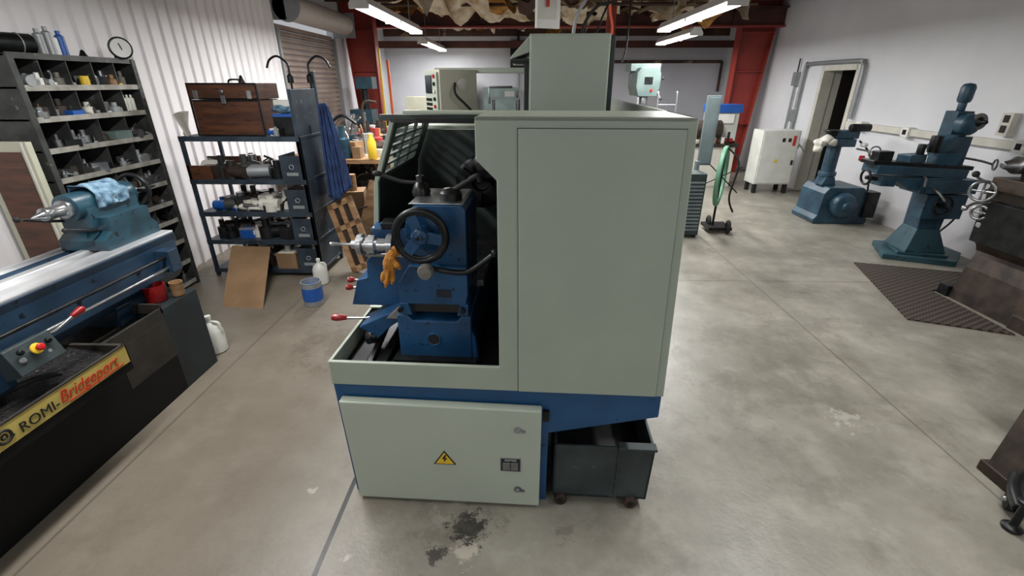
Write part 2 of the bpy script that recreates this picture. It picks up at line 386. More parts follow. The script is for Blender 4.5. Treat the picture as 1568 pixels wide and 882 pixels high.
def fixture(name,x,y0,y1,z,tw=.2,power=70):
    e=empty(name,(x,(y0+y1)/2,z));h=(y1-y0)/2
    g=G();g.prism([(-tw/2,-.02),(tw/2,-.02),(tw/4,.06),(-tw/4,.06)],'Y',-h,h,'lamp_white')
    for yy in (-h*.7,h*.7): g.cyl((0,yy,.06),(0,yy,ZC-z),.006,'galv',n=8)
    for xx in (-.05,.05): 
        for yy in (-h/2,h/2): g.cyl((xx,yy-h/2+.04,-.04),(xx,yy+h/2-.04,-.04),.016,'tube',n=12)
    g.box(-tw/2,tw/2,-h,-h+.03,-.06,-.02,'lamp_white');g.box(-tw/2,tw/2,h-.03,h,-.06,-.02,'lamp_white');g.box(-tw/2,tw/2,-.02,.02,-.06,-.02,'lamp_white')
    g.done('housing',e)
    l=bpy.data.lights.new(name+'_light','AREA');l.shape='RECTANGLE';l.size=tw*.8;l.size_y=(y1-y0)*.96;l.energy=power;l.color=(1.0,.99,.975)
    lo=bpy.data.objects.new('light',l);COL.objects.link(lo);lo.parent=e;lo.location=(0,0,-.065)
k=0
for (x,y0,y1,p) in ((-1.66,5.3,8.0,150),(-1.95,9.9,12.3,75),(2.05,5.2,7.8,120),(2.7,8.3,10.4,80),(-1.7,1.0,3.4,72),(2.0,1.0,3.4,58),(-1.6,-2.2,0,20),(1.8,-2.2,0,20)):  # last four are unseen, added to light the near half of the room
    fixture('fluorescent_light_fixture'+('' if k==0 else '.%03d'%k),x,y0,y1,2.54,power=p);k+=1
# ------------------------------------------------------------------ main CNC lathe
cnc=empty('cnc_lathe',(0,1.57,0),(0,0,-math.radians(2.3)))
g=G()
g.prism([(-.81,.63),(.58,.63),(.58,.51),(.12,.40),(.12,.0),(-.79,.0)],'Y',.02,.62,'blue_paint')
g.prism([(-.81,.63),(.58,.63),(.58,.51),(.12,.42),(-.79,.42)],'Y',.62,2.5,'blue_paint')
g.box(-.79,.12,1.7,2.5,0,.42,'blue_paint')
g.done('base',cnc,bevel=.006)
g=G();g.prism([(-.775,.565),(.088,.555),(.088,.015),(-.755,.015)],'Y',-.03,.015,'panel_paint_light');g.done('cabinet_door',cnc,bevel=.006)
g=G()
for z in (.455,.115):
    g.cyl((-.01,-.03,z),(-.01,-.036,z),.016,'steel');g.cyl((-.01,-.036,z),(-.01,-.042,z),.010,'galv');g.obox((.012,-.036,z-.004),(.018,.008,.008),(0,.2,0),'steel')
g.box(-.088,.003,-.033,-.03,.222,.298,'galv');g.box(-.085,-.0,-.034,-.033,.225,.295,'plate_dark')
text('plate_text','NOTICE',.014,(-.068,-.0345,.282),(pi/2,0,0),'white',cnc,.0003)
for i in range(5):
    g.box(-.076,-.045,-.0350,-.034,.233+i*.009,.2345+i*.009,'offwhite');g.box(-.040,-.009,-.0350,-.034,.233+i*.009,.2345+i*.009,'offwhite')
g.prism([(-.385,.245),(-.285,.245),(-.335,.322)],'Y',-.033,-.03,'black_matte')
g.prism([(-.376,.250),(-.294,.250),(-.335,.313)],'Y',-.0345,-.033,'yellow')
g.prism([(-.332,.302),(-.347,.278),(-.336,.278),(-.342,.258),(-.322,.283),(-.333,.283),(-.325,.300)],'Y',-.0358,-.0345,'black_matte')
g.box(.095,.12,-.0,.02,.48,.53,'dark_steel')
g.done('cabinet_fittings',cnc)
g=G()
g.prism([(-.16,1.70),(-.16,1.565),(-.09,1.495),(-.09,.745),(-.80,.745),(-.80,.632),(.58,.632),(.55,1.70)],'Y',0,.018,'panel_paint')
g.prism([(.56,.632),(.58,.632),(.55,1.70),(.53,1.70)],'Y',.018,2.5,'panel_paint')
g.box(-.16,.55,.0,.39,1.685,1.70,'panel_paint_light')
g.box(-.50,-.16,.36,.40,1.685,1.70,'panel_paint_light')
g.box(-.805,-.79,0,2.5,.632,.745,'panel_paint_light')
g.box(-.805,-.74,.5,2.5,.742,.752,'panel_paint_light')
g.box(-.81,-.79,1.1,2.5,.745,1.58,'panel_paint')
g.box(-.81,.55,1.16,2.5,1.56,1.58,'panel_paint')
g.done('guard_shell',cnc,bevel=.004)
g=G()
g.prism([(-.010,.638),(.545,.638),(.517,1.665),(-.018,1.665)],'Y',-.010,-.001,'panel_paint');g.done('guard_panel',cnc,bevel=.003)
g=G();g.prism([(-.0125,.636),(.547,.636),(.519,1.667),(-.0205,1.667)],'Y',-.003,-.0005,'seam');g.done('guard_panel_seam',cnc)
g=G()
g.box(-.79,.03,.02,1.14,.635,.66,'black_oily')
g.box(.0,.03,.02,1.14,.66,1.68,'black_oily')
g.box(-.79,.0,1.13,1.15,.66,1.56,'interior_green')
g.box(-.62,-.1,.43,.45,1.655,1.68,'interior_green')
g.box(-.56,-.2,.1,1.12,.66,.70,'dark_steel')
g.box(-.50,-.46,.42,1.12,.70,.92,'blue_cast');g.box(-.28,-.22,.42,1.12,.70,.92,'blue_cast');g.box(-.54,-.2,.42,1.12,.92,.95,'steel')
g.box(-.77,-.6,.1,.9,.66,.68,'dark_steel');g.obox((-.68,.25,.69),(.02,.5,.015),(0,0,.1),'steel')
g.done('bed_interior',cnc)
g=G();T='interior_green'
def sl(s_,off=0): return (-.65+.10*s_+off,1.40+.25*s_)
def slp(s0,s1,y0,y1,m=T):
    a=sl(s0);b=sl(s1);g.prism([a,b,(b[0]-.014,b[1]+.004),(a[0]-.014,a[1]+.004)],'Y',y0,y1,m)
g.box(-.69,-.676,.43,1.12,.75,1.16,T);g.prism([(-.676,1.15),(-.65,1.405),(-.664,1.405),(-.69,1.15)],'Y',.43,1.12,T)
slp(0,.12,.43,1.12);slp(.88,1,.43,1.12);slp(.12,.88,.43,.48);slp(.12,.88,1.0,1.12)
for i in range(1,5): slp(.12+.76*i/5-.02,.12+.76*i/5+.02,.48,1.0)
for yy in (.65,.83): slp(.12,.88,yy,yy+.015)
g.box(-.70,-.675,.41,.43,.75,1.16,'panel_paint');g.prism([(-.675,1.15),(-.648,1.405),(-.667,1.405),(-.70,1.15)],'Y',.41,.43,'panel_paint');g.prism([(-.648,1.405),(-.548,1.665),(-.567,1.665),(-.667,1.405)],'Y',.41,.43,'panel_paint')
g.box(-.57,-.16,.41,.44,1.648,1.668,'seam')
g.done('sliding_door',cnc,bevel=.002)
g=G();g.rev((-.27,1.13,1.30),(0,-1,0),[(.10,0),(.10,.06),(.14,.065),(.14,.17),(.12,.18),(.05,.18),(.045,.14)],'dark_steel',32)
for i in range(3):
    a=2*pi*i/3+.4;g.obox((-.27+.085*math.cos(a),.93,1.30+.085*math.sin(a)),(.07,.06,.035),(0,-a,0),'dark_steel')
g.rev((-.20,.75,1.43),(0,-1,0),[(.05,0),(.075,.02),(.075,.06),(.05,.09),(0,.1)],'black_oily',24)
g.tube([(-.20,.75,1.43),(-.14,.8,1.2),(-.16,.8,.95)],.03,'black_oily')
g.done('chuck',cnc,bevel=.002)
g=G();B='blue_cast'
g.prism([(-.47,.96),(-.235,.96),(-.230,1.345),(-.245,1.365),(-.43,1.365),(-.47,1.33)],'Y',.17,.47,B)
g.prism([(-.46,1.365),(-.24,1.365),(-.25,1.372),(-.45,1.372)],'Y',.18,.46,'steel')
g.prism([(-.52,.95),(-.24,.95),(-.23,1.0),(-.23,1.12),(-.47,1.12),(-.52,1.04)],'Y',.145,.4,B)
g.cyl((-.39,.17,1.27),(-.39,.13,1.27),.075,B,n=32)
g.prism([(-.50,.90),(-.27,.90),(-.25,.95),(-.51,.95)],'Y',.17,.42,'black_oily')
g.prism([(-.52,.90),(-.52,.955),(-.485,.955),(-.47,.90)],'Y',.14,.42,B);g.prism([(-.23,.90),(-.23,.955),(-.265,.955),(-.28,.90)],'Y',.14,.42,B)
g.done('tailstock_body',cnc,bevel=.008,seg=3)
g=G()
g.prism([(-.54,.665),(-.22,.665),(-.22,.90),(-.26,.90),(-.28,.875),(-.475,.875),(-.495,.90),(-.54,.90)],'Y',.14,.45,B)
g.prism([(-.22,.665),(-.19,.665),(-.205,.80),(-.22,.83)],'Y',.14,.2,B)
g.done('tailstock_base',cnc,bevel=.008,seg=3)
g=G();g.cyl((-.385,.14,.785),(-.385,.137,.785),.026,'black_matte');g.torus((-.385,.139,.785),(0,1,0),.028,.004,B)
for z in(.68,.70): g.box(-.52,-.215,.12,.14,z-.012,z-.004,'galv')
for (x,z) in((-.515,.93),(-.25,.93)): g.cyl((x,.13,z),(x,.12,z),.012,'dark_steel',n=6)
g.box(-.36,-.30,.142,.146,.985,1.02,'plate_dark')
g.box(-.232,-.228,.26,.27,1.0,1.30,'seam');g.box(-.30,-.24,.372-.2,.378-.2,1.1,1.11,'seam')
g.done('tailstock_details',cnc)
g=G();c=Vector((-.39,.075,1.270))
g.torus(c,(0,1,0),.098,.013,'dark_steel',48,12);g.torus(c,(0,1,0),.086,.008,'dark_steel',48,8)
g.rev(c+Vector((0,.045,0)),(0,-1,0),[(.034,0),(.034,.05),(.028,.06),(.012,.062),(.012,.07)],'blue_cast',24)
for i in range(3):
    a=2*pi*i/3+pi/2+.35
    d=Vector((math.cos(a),0,math.sin(a)));p=c+d*.055
    g.obox(p,(.075,.014,.042),(0,-a,0),'blue_cast')
g.ball(c+Vector((-.005,-.028,0)),(.008,.005,.008),'dark_steel')
g.done('handwheel',cnc,bevel=.002)
g=G()
g.rev((-.375,.10,1.135),(0,-1,0),[(.012,0),(.012,.02),(.030,.03),(.032,.05),(.026,.066),(.0,.07)],'plastic_gray',20)
g.tube([(-.37,.10,1.135),(-.33,.10,1.125),(-.24,.09,1.12),(-.19,.09,1.14),(-.11,.10,1.20)],.011,'dark_steel')
g.ball((-.11,.10,1.20),.018,'dark_steel')
g.rev((-.30,.25,1.37),(0,0,1),[(.045,0),(.045,.03),(.03,.045),(.0,.05)],'black_oily',24)
g.tube([(-.30,.25,1.40),(-.26,.25,1.425),(-.21,.25,1.455)],[.014,.012,.010],'black_matte');g.tube([(-.22,.25,1.45),(-.19,.25,1.465),(-.18,.25,1.445)],.012,'black_matte')
g.rev((-.44,.33,1.365),(0,0,1),[(.035,0),(.04,.02),(.028,.05),(.018,.06),(.016,.085),(.0,.09)],'black_oily',20)
g.tube([(-.44,.33,1.42),(-.52,.33,1.425),(-.60,.33,1.45)],.008,'black_matte');g.ball((-.62,.33,1.457),(.022,.012,.012),'black_matte')
g.done('clamp_levers',cnc)
g=G()
g.prism([(-.80,.86),(-.55,.86),(-.52,.95),(-.50,1.10),(-.67,1.11),(-.705,1.08),(-.71,1.0),(-.76,.985)],'Y',.3,.6,B)
g.box(-.70,-.50,.28,.62,1.105,1.125,'steel')
g.obox((-.60,.40,1.175),(.16,.16,.10),(0,0,.1),B)
g.obox((-.585,.36,1.235),(.09,.09,.03),(0,0,.1),'dark_steel')
g.prism([(-.74,.80),(-.62,.86),(-.53,.90),(-.52,.86),(-.60,.80),(-.66,.74)],'Y',.2,.34,B)
g.prism([(-.60,.86),(-.54,.92),(-.52,.92),(-.54,.86)],'Y',.17,.22,'steel')
g.done('carriage',cnc,bevel=.005)
g=G()
z=1.165;y=.27
g.rev((-.84,y,z),(1,0,0),[(.008,0),(.009,.015),(.006,.02),(.006,.09),(.018,.095),(.018,.12),(.045,.125),(.045,.145),(.03,.15),(.03,.165),(.042,.17),(.042,.20),(.03,.21),(.028,.25),(.05,.255),(.05,.28),(.0,.281)],'steel',24)
g.tube([(-.68,.27,.755),(-.70,.26,.74),(-.66,.25,.72)],.03,'black_oily')
g.ball((-.69,.22,.745),.035,'black_oily');g.cyl((-.69,.22,.745),(-.69,.17,.745),.015,'dark_steel')
g.tube([(-.60,.28,.82),(-.73,.28,.805),(-.84,.28,.80)],.0065,'steel');g.rev((-.90,.28,.802),(1,0,0),[(.0,0),(.015,.006),(.018,.025),(.011,.07),(.008,.075)],'red_plastic',16)
for (zz,yy) in((.935,.33),(.96,.36)):
    g.cyl((-.77,yy,zz),(-.80,yy,zz),.006,'steel',n=10);g.rev((-.83,yy,zz),(1,0,0),[(.006,0),(.014,.004),(.014,.02),(.008,.035)],'red_plastic',14)
g.done('carriage_controls',cnc)
g=G()
def lump(pts,rs,seed):
    o=len(g.V);g.tube(pts,rs,'orange',14,5)
    for i in range(o,len(g.V)):
        q=Vector(g.V[i]);nn=noise.noise_vector(q*42+Vector((seed,0,0)));g.V[i]=tuple(q+nn*.009)
lump([(-.50,.10,1.205),(-.513,.09,1.185),(-.523,.09,1.155),(-.535,.09,1.125)],[.010,.020,.025,.026,.022],1)
lump([(-.525,.08,1.14),(-.545,.07,1.11),(-.553,.07,1.085)],[.013,.011,.008],2)
lump([(-.53,.075,1.13),(-.535,.06,1.09),(-.54,.06,1.066)],[.014,.011,.008],3)
lump([(-.52,.08,1.13),(-.515,.07,1.095),(-.52,.07,1.075)],[.013,.011,.007],4)
lump([(-.51,.08,1.17),(-.49,.07,1.155),(-.48,.07,1.138)],[.012,.010,.007],5)
lump([(-.50,.09,1.20),(-.49,.08,1.212),(-.478,.08,1.20)],[.013,.014,.008],6)
g.done('work_glove',cnc)
g=G();g.box(-.01,.36,.82,1.6,1.58,2.005,'panel_paint');g.prism([(.362,1.64),(.385,1.64),(.385,2.0),(.362,2.0)],'Y',.84,1.6,'gloss_dark_green')
g.box(-.005,.355,.812,.82,1.59,1.998,'panel_paint')
g.prism([(-.01,2.0),(-.01,1.93),(-.10,1.90),(-.10,1.91)],'Y',.84,1.2,'panel_paint')
g.box(-.10,-.01,.84,1.2,1.89,1.905,'seam');g.box(-.035,-.01,.85,1.1,1.58,1.90,'seam')
g.done('electrical_cabinet',cnc,bevel=.004)
g=G();g.box(-.50,-.02,1.0,1.05,1.845,1.87,'panel_paint_light');g.cyl((-.42,1.02,1.85),(-.42,1.02,1.80),.02,'panel_paint_light')
g.done('pendant_arm',cnc,bevel=.003)
g=G();g.box(-.10,.10,-.10,.10,-.11,.11,'beige');g.box(-.085,.085,-.112,-.10,-.098,.098,'panel_paint_light');g.box(-.07,.02,-.116,-.112,.0,.085,'screen')
for i in range(3):
    for j in range(4): g.box(-.07+j*.022,-.055+j*.022,-.116,-.112,-.08+i*.022,-.066+i*.022,'dark_steel')
for i in range(5): g.cyl((.055,-.112,.08-.035*i),(.055,-.12,.08-.035*i),.009,('red_bright','dark_steel','white','dark_steel','red_bright')[i],n=12)
g.tube([(.1,-.02,.05),(.125,-.03,.0),(.13,.02,-.05),(.12,.06,-.09),(.06,.05,-.12)],.006,'rubber');g.cyl((.1,.02,.04),(.103,.02,.04),.03,'offwhite')
g.done('control_pendant',cnc,loc=(-.42,1.02,1.75),rot=(0,0,-1.0),bevel=.005)
g=G();g.tube([(-.22,1.0,1.70),(-.22,1.0,1.78),(-.10,1.0,1.78)],.006,'steel',sub=1);g.box(-.22,-.06,1.0,1.02,1.72,1.73,'steel');g.box(-.14,-.09,1.0,1.05,1.735,1.76,'white');g.cyl((-.2,1.02,1.56),(-.2,1.02,1.72),.008,'steel');g.cyl((-.07,1.02,1.56),(-.07,1.02,1.72),.008,'steel')
g.done('tool_bracket',cnc)
g=G();g.tube([(.20,1.1,2.0),(.215,1.1,2.10),(.27,1.1,2.19),(.36,1.1,2.23),(.50,1.1,2.42)],.009,'galv');g.tube([(.24,1.1,2.0),(.26,1.1,2.08),(.32,1.1,2.15),(.42,1.1,2.19),(.52,1.1,2.42)],.008,'rubber')
g.tube([(.36,1.3,1.9),(.42,1.3,2.05),(.40,1.3,2.2),(.46,1.3,2.5)],.006,'orange_cable')
g.done('conduits',cnc)
g=G();a='tank_gray'
g.prism([(0,.04),(.43,.04),(.44,.34),(0,.34)],'Y',0,.012,a);g.box(0,.012,0,.45,.04,.34,a);g.prism([(.418,.04),(.43,.04),(.44,.34),(.428,.34)],'Y',0,.45,a);g.box(0,.43,.44,.45,.04,.34,a)
g.box(0,.43,0,.45,.04,.055,a);g.box(.012,.43,.012,.44,.06,.2,'black_oily')
g.box(.28,.29,-.006,0,.04,.34,a);g.box(.28,.445,-.014,.03,.335,.348,a);g.box(.40,.44,.2,.45,.34,.36,'black_matte')
for x in (.05,.37): g.cyl((x-.012,.03,.03),(x-.012,-.02,.03),.03,'brown_metal');g.cyl((x-.012,-.02,.03),(x-.012,-.025,.03),.012,'dark_steel')
for x in (.05,.37): g.cyl((x-.012,.42,.03),(x-.012,.38,.03),.03,'brown_metal')
g.done('coolant_tank',loc=(.15,1.58,0),rot=(0,0,-math.radians(2.3)),bevel=.002)
# ------------------------------------------------------------------ left engine lathe
el=empty('engine_lathe')
g=G()
g.prism([(-2.62,0),(-2.15,0),(-2.15,.46),(-2.62,.46)],'Y',.75,2.41,'lathe_black')
g.box(-2.15,-2.149,2.05,2.41,.25,.50,'pan_brown')
g.box(-2.75,-2.15,2.41,2.72,0,.56,'pedestal_dark')
g.prism([(-2.15,.46),(-2.02,.50),(-2.0,.50),(-2.0,.60),(-2.012,.60),(-2.012,.515),(-2.28,.56),(-2.62,.56),(-2.62,.46)],'Y',.75,1.96,'pan_brown')
g.prism([(-2.15,.455),(-2.02,.497),(-2.0,.497),(-2.0,.455),(-2.02,.44),(-2.15,.40)],'Y',.75,1.96,'lathe_black')
g.prism([(-2.015,.515),(-2.28,.565),(-2.62,.565),(-2.62,.57),(-2.28,.59),(-2.015,.545)],'Y',.75,1.94,'chips')
g.prism([(-2.30,.50),(-2.0,.50),(-2.0,.60),(-2.30,.60)],'Y',1.94,1.96,'pan_brown')
g.box(-2.62,-2.16,1.96,2.41,.46,.5,'pan_brown');g.box(-2.162,-2.15,1.96,2.41,.46,.575,'pan_brown')
g.box(-2.75,-2.15,2.40,2.415,.54,.60,'pan_brown')
g.done('base',el,bevel=.006)
g=G();g.box(-2.001,-1.996,.8,1.95,.502,.598,'yellow_sign');g.box(-2.0,-1.994,.8,1.952,.596,.603,'pan_brown');g.done('sign_band',el)
text('sign_text_maker','ROMI-',.062,(-1.994,1.40,.52),(pi/2,0,pi/2),'black_matte',el)
text('sign_text_name','Bridgeport',.080,(-1.994,1.575,.525),(pi/2,0,pi/2),'sign_red',el,shear=.25,sx=.88)
g=G();g.torus((-1.996,1.345,.548),(1,0,0),.026,.006,'black_matte',24,6);g.obox((-1.994,1.365,.53),(.004,.03,.006),(.5,0,0),'black_matte');g.torus((-1.996,1.345,.548),(1,0,0),.010,.004,'black_matte',20,6);g.obox((-1.994,1.76,.514),(.003,.30,.005),(0,0,0),'sign_red');g.done('sign_logo',el)
g=G()
g.prism([(-2.70,.60),(-2.34,.60),(-2.30,.66),(-2.30,.86),(-2.29,.905),(-2.37,.915),(-2.40,.885),(-2.58,.885),(-2.62,.915),(-2.70,.905)],'Y',.75,2.86,'bed_blue')
g.box(-2.42,-2.295,.75,2.86,.905,.920,'steel_bright')
g.prism([(-2.62,.905),(-2.70,.905),(-2.675,.93),(-2.645,.93)],'Y',.75,2.86,'steel_bright')
g.prism([(-2.46,.885),(-2.56,.885),(-2.535,.925),(-2.485,.925)],'Y',.75,2.86,'steel_bright')
g.box(-2.70,-2.32,2.3,2.7,.5,.62,'bed_blue')
g.cyl((-2.24,.75,.80),(-2.24,2.7,.80),.010,'dark_steel');g.cyl((-2.24,.75,.73),(-2.24,2.7,.73),.009,'steel')
g.box(-2.30,-2.21,2.66,2.74,.70,.84,'bed_blue')
for yy in (2.1,2.5): g.cyl((-2.30,yy,.76),(-2.292,yy,.76),.012,'dark_steel')
g.done('bed',el,bevel=.006)
g=G()
g.box(-2.72,-2.20,.9,1.55,.92,.98,'bed_blue');g.box(-2.30,-2.14,.9,1.58,.62,.93,'bed_blue')
g.done('apron',el,bevel=.01)
g=G();g.obox((-2.12,1.64,.73),(.09,.20,.12),(0,-.35,.0),'tank_gray')
g.rev((-2.07,1.64,.765),(1,0,.35),[(.024,0),(.024,.01)],'yellow',20);g.rev((-2.065,1.64,.768),(1,0,.35),[(.009,0),(.009,.015),(.017,.02),(.015,.03),(0,.032)],'red_bright',20)
for (yy,zz) in((1.58,.74),(1.60,.70),(1.64,.71),(1.69,.72),(1.70,.77),(1.58,.78)): g.rev((-2.085+(.73-zz)*-.2,yy,zz),(1,0,.35),[(.013,0),(.013,.012),(.009,.018)],'galv' if zz<.75 else 'dark_steel',14)
g.tube([(-2.2,1.72,.74),(-2.12,1.78,.77),(-2.09,1.86,.81)],.008,'steel');g.rev((-2.092,1.85,.808),(.15,.95,.25),[(.008,0),(.012,.01),(.018,.05),(.012,.065),(0,.068)],'red_plastic',16)
g.tube([(-2.2,1.5,.6),(-2.12,1.62,.62),(-2.08,1.7,.60)],.012,'rubber')
g.done('apron_controls',el,bevel=.003)
g=G();t='teal_paint'
g.prism([(2.44,.92),(2.84,.92),(2.84,.98),(2.80,1.02),(2.80,1.10),(2.50,1.10),(2.50,1.02),(2.44,.98)],'X',-2.64,-2.36,t)
g.cyl((-2.5,2.42,1.17),(-2.5,2.84,1.17),.075,t,n=28);g.box(-2.575,-2.425,2.46,2.82,1.05,1.16,t)
g.rev((-2.5,2.44,1.17),(0,-1,0),[(.05,0),(.05,.04),(.032,.045),(.032,.12),(.034,.12),(.034,.15),(.022,.155),(.0,.22)],'steel',24)
g.rev((-2.5,2.84,1.17),(0,1,0),[(.04,0),(.04,.03),(.02,.035),(.02,.07)],'steel',20)
g.torus((-2.5,2.90,1.17),(0,1,0),.10,.012,'dark_steel',40,10)
for i in range(3):
    a=2*pi*i/3;g.obox((-2.5+.05*math.cos(a),2.90,1.17+.05*math.sin(a)),(.10,.012,.02),(0,-a,0),'dark_steel')
g.cyl((-2.41,2.90,1.19),(-2.41,2.96,1.19),.012,'dark_steel')
g.tube([(-2.6,2.5,1.08),(-2.64,2.42,1.10),(-2.68,2.34,1.13)],.008,'dark_steel');g.ball((-2.69,2.32,1.135),.016,'black_matte')
g.tube([(-2.45,2.55,1.0),(-2.40,2.42,1.05),(-2.44,2.32,1.08)],.007,'dark_steel');g.ball((-2.44,2.31,1.08),.014,'black_matte')
g.done('tailstock',el,bevel=.006)
def drape(name,parent,cx,cy,z,wx,wy,m,seed=1,rad=.07,nx=26,ny=26,amp=.012):
    g=G();v=[];f=[]
    for i in range(nx+1):
        for j in range(ny+1):
            x=(i/nx-.5)*wx;y=(j/ny-.5)*wy*(1+.25*noise.noise(Vector((i*.2+seed,0,1))));a=x/rad
            if abs(a)<1.35: px=rad*math.sin(a);pz=rad*math.cos(a)-rad
            else:
                s=1 if a>0 else -1;px=s*rad*math.sin(1.35);pz=rad*math.cos(1.35)-rad-(abs(x)-1.35*rad)*(1+.4*noise.noise(Vector((y*9,seed,2))))
            nn=noise.noise(Vector((x*22+seed,y*22,seed)))
            v.append((cx+px+amp*nn*(1 if px>0 else -1),cy+y+amp*.8*noise.noise(Vector((y*15,x*18,seed+5))),z+pz+amp*(.6+.7*nn)))
    for i in range(nx):
        for j in range(ny): a=i*(ny+1)+j;f.append((a,a+ny+1,a+ny+2,a+1))
    g.add(v,f,m,True);o=g.done(name,parent);s=o.modifiers.new('s','SOLIDIFY');s.thickness=.004;return o
drape('cloth',el,-2.5,2.64,1.262,.36,.22,'cloth_lightblue',3,rad=.09,amp=.02)
def can(name,x,y,z,r,h,m,parent=None,lidm='steel'):
    g=G();g.rev((x,y,z),(0,0,1),[(r*.96,0),(r,.004),(r,h-.004),(r*1.03,h-.002),(r*1.03,h),(r*.92,h),(r*.9,h*.5)],m,28);
    g.rev((x,y,z+h*.5),(0,0,1),[(r*.9,0),(0,.001)],lidm,28);return g.done(name,parent)
can('coffee_can',-2.27,2.54,.565,.058,.10,'red_plastic');can('paper_cup',-2.19,2.62,.565,.036,.09,'wood_light')
# ------------------------------------------------------------------ bolt bin shelving (left wall)
x0,x1,y0,y1=-3.47,-3.2,3.10,4.12
g=G()
S='shelf_gray'
for yy in (y0,y1-.02): g.box(x0,x1,yy,yy+.02,0,1.97,S)
g.box(x0,x0+.01,y0,y1,.05,1.97,'black_matte')
zs=[.04,.24,.44,.64,.80,.98,1.17,1.37,1.57,1.765,1.955]
for z in zs: g.box(x0,x1,y0,y1,z,z+.012,S);g.box(x1-.004,x1+.006,y0,y1,z-.014,z+.022,'shelf_lightgray' if z<1.9 else S)
rng=random.Random(11)
for k in range(len(zs)-1):
    nb={9:4,8:4,7:3,6:3}.get(k,3)
    for i in range(1,nb+1):
        yy=y0+(y1-y0)*i/(nb+1);g.box(x0,x1-.01,yy,yy+.006,zs[k],zs[k+1],'shelf_gray')
g.box(x1-.004,x1+.012,y0-.005,y0+.035,0,1.97,S);g.box(x1-.004,x1+.012,y1-.035,y1+.005,0,1.97,S)
for z in [i*.05 for i in range(2,39)]: 
    g.box(x1+.012,x1+.0125,y1-.018,y1-.01,z,z+.02,'black_matte')
g.done('storage_shelf')
g=G()
for k in range(len(zs)-1):
    top=k in(9,8)
    clutter(g,x0+.14,x1-.03,y0+.06,y1-.06,zs[k]+.012,30 if k>4 else 16,.12,['steel','steel','galv','brown_metal','galv','steel','offwhite','dark_steel','yellow','white','plastic_gray','wood_light'] if top else ['steel','dark_steel','brown_metal','steel','galv','steel'],rng,.10 if top else .085)
g.box(-3.30,-3.2,3.72,3.88,1.392,1.45,'press_green');g.box(-3.30,-3.2,3.42,3.52,1.592,1.62,'blue_bright')
for yy in (3.95,3.99,4.03): g.rev((-3.24,yy,1.592),(0,0,1),[(.018,0),(.018,.09),(.008,.10),(.008,.12)],'jug_white',12)
g.rev((-3.25,3.66,1.787),(0,0,1),[(.03,0),(.03,.06)],'yellow',16)
g.done('hardware_parts')
g=G()
for (yy,h,m) in((3.50,.17,'galv'),(3.57,.19,'galv'),(3.66,.17,'blue_bright'),(3.60,.15,'white')):
    g.rev((-3.33,yy,1.968),(0,0,1),[(.028,0),(.028,h*.8),(.014,h*.86),(.014,h)],m,18)
g.rev((-3.30,3.78,1.968),(0,0,1),[(.035,0),(.02,.03),(.012,.05),(0,.06)],'dark_steel',18)
g.done('spray_cans')
g=G();g.cyl((-3.38,3.12,2.036),(-3.3,3.40,2.036),.062,'dark_steel');g.torus((-3.362,3.18,2.036),(.28,1,0),.062,.004,'galv');g.torus((-3.32,3.33,2.036),(.28,1,0),.062,.004,'galv');g.cyl((-3.38,3.115,2.036),(-3.38,3.12,2.036),.03,'galv');g.done('electric_motor')
g=G();g.rev((-3.20,4.02,2.05),(1,-.7,0),[(.075,0),(.08,.03),(.07,.035)],'dark_steel',28);g.rev((-3.172,4.0,2.05),(1,-.7,0),[(.068,0),(.066,.002)],'white',28);g.box(-3.23,-3.19,3.98,4.04,1.968,2.0,'dark_steel');g.obox((-3.165,3.99,2.06),(.004,.006,.05),(.4,0,0),'black_matte');g.done('dial_gauge')
g=G()
g.box(-3.46,-3.12,2.93,2.97,0,1.46,'beige');g.box(-3.42,-3.17,2.925,2.93,.2,1.40,'wood_brown');g.box(-3.155,-3.14,2.92,2.93,0,1.46,'offwhite')
g.done('framed_board',bevel=.003)
# ------------------------------------------------------------------ steel rack facing camera
rk=dict(x0=-3.12,x1=-2.02,y0=4.28,y1=4.85)
g=G();S='shelf_blue'
zz=[.06,.36,.64,.95,1.335]
for z in zz:
    g.box(rk['x0'],rk['x1'],rk['y0'],rk['y1'],z,z+.02,S);g.box(rk['x0'],rk['x1'],rk['y0']-.006,rk['y0'],z-.02,z+.024,S)
for xx in(rk['x0'],rk['x1']-.03):
    for yy in (rk['y0'],rk['y1']-.03): g.box(xx,xx+.03,yy,yy+.03,0,1.9 if xx>-2.5 and yy>4.5 else 1.355,S)
g.box(rk['x1']-.03,rk['x1'],rk['y0'],rk['y0']+.03,0,1.75,S)
g.box(rk['x1']-.012,rk['x1']-.006,rk['y0'],rk['y1'],.06,1.75,S)
for z in (.1,.4,.68,.99):
    g.box(-2.24,-2.235,4.28,4.6,z-.02,z+.2,S);g.box(-2.24,-2.03,4.28,4.285,z-.02,z+.2,S);g.torus((-2.135,4.277,z+.1),(0,1,0),.02,.004,'galv',16,6);g.box(-2.19,-2.08,4.276,4.28,z+.02,z+.05,'galv')
g.box(rk['x0'],-2.9,4.28,4.3,.97,1.1,'wood_brown');g.box(rk['x0'],-2.6,4.6,4.62,.97,1.14,'wood_brown')
rack=g.done('steel_shelf_rack',bevel=.002)
g=G();rng=random.Random(5)
for z in zz[:-1]:
    clutter(g,rk['x0']+.12,-2.32,rk['y0']+.08,rk['y1']-.1,z+.02,46,.22,['dark_steel','black_matte','steel','dark_steel','brown_metal','galv','shelf_gray','black_oily','offwhite','brown_metal'],rng,.16)
clutter(g,-3.0,-2.7,4.35,4.5,.66,10,.13,['blue_bright'],rng,.10);clutter(g,-2.9,-2.6,4.35,4.5,.38,8,.13,['blue_bright','offwhite','blue_bright','cloth_white'],rng,.12)
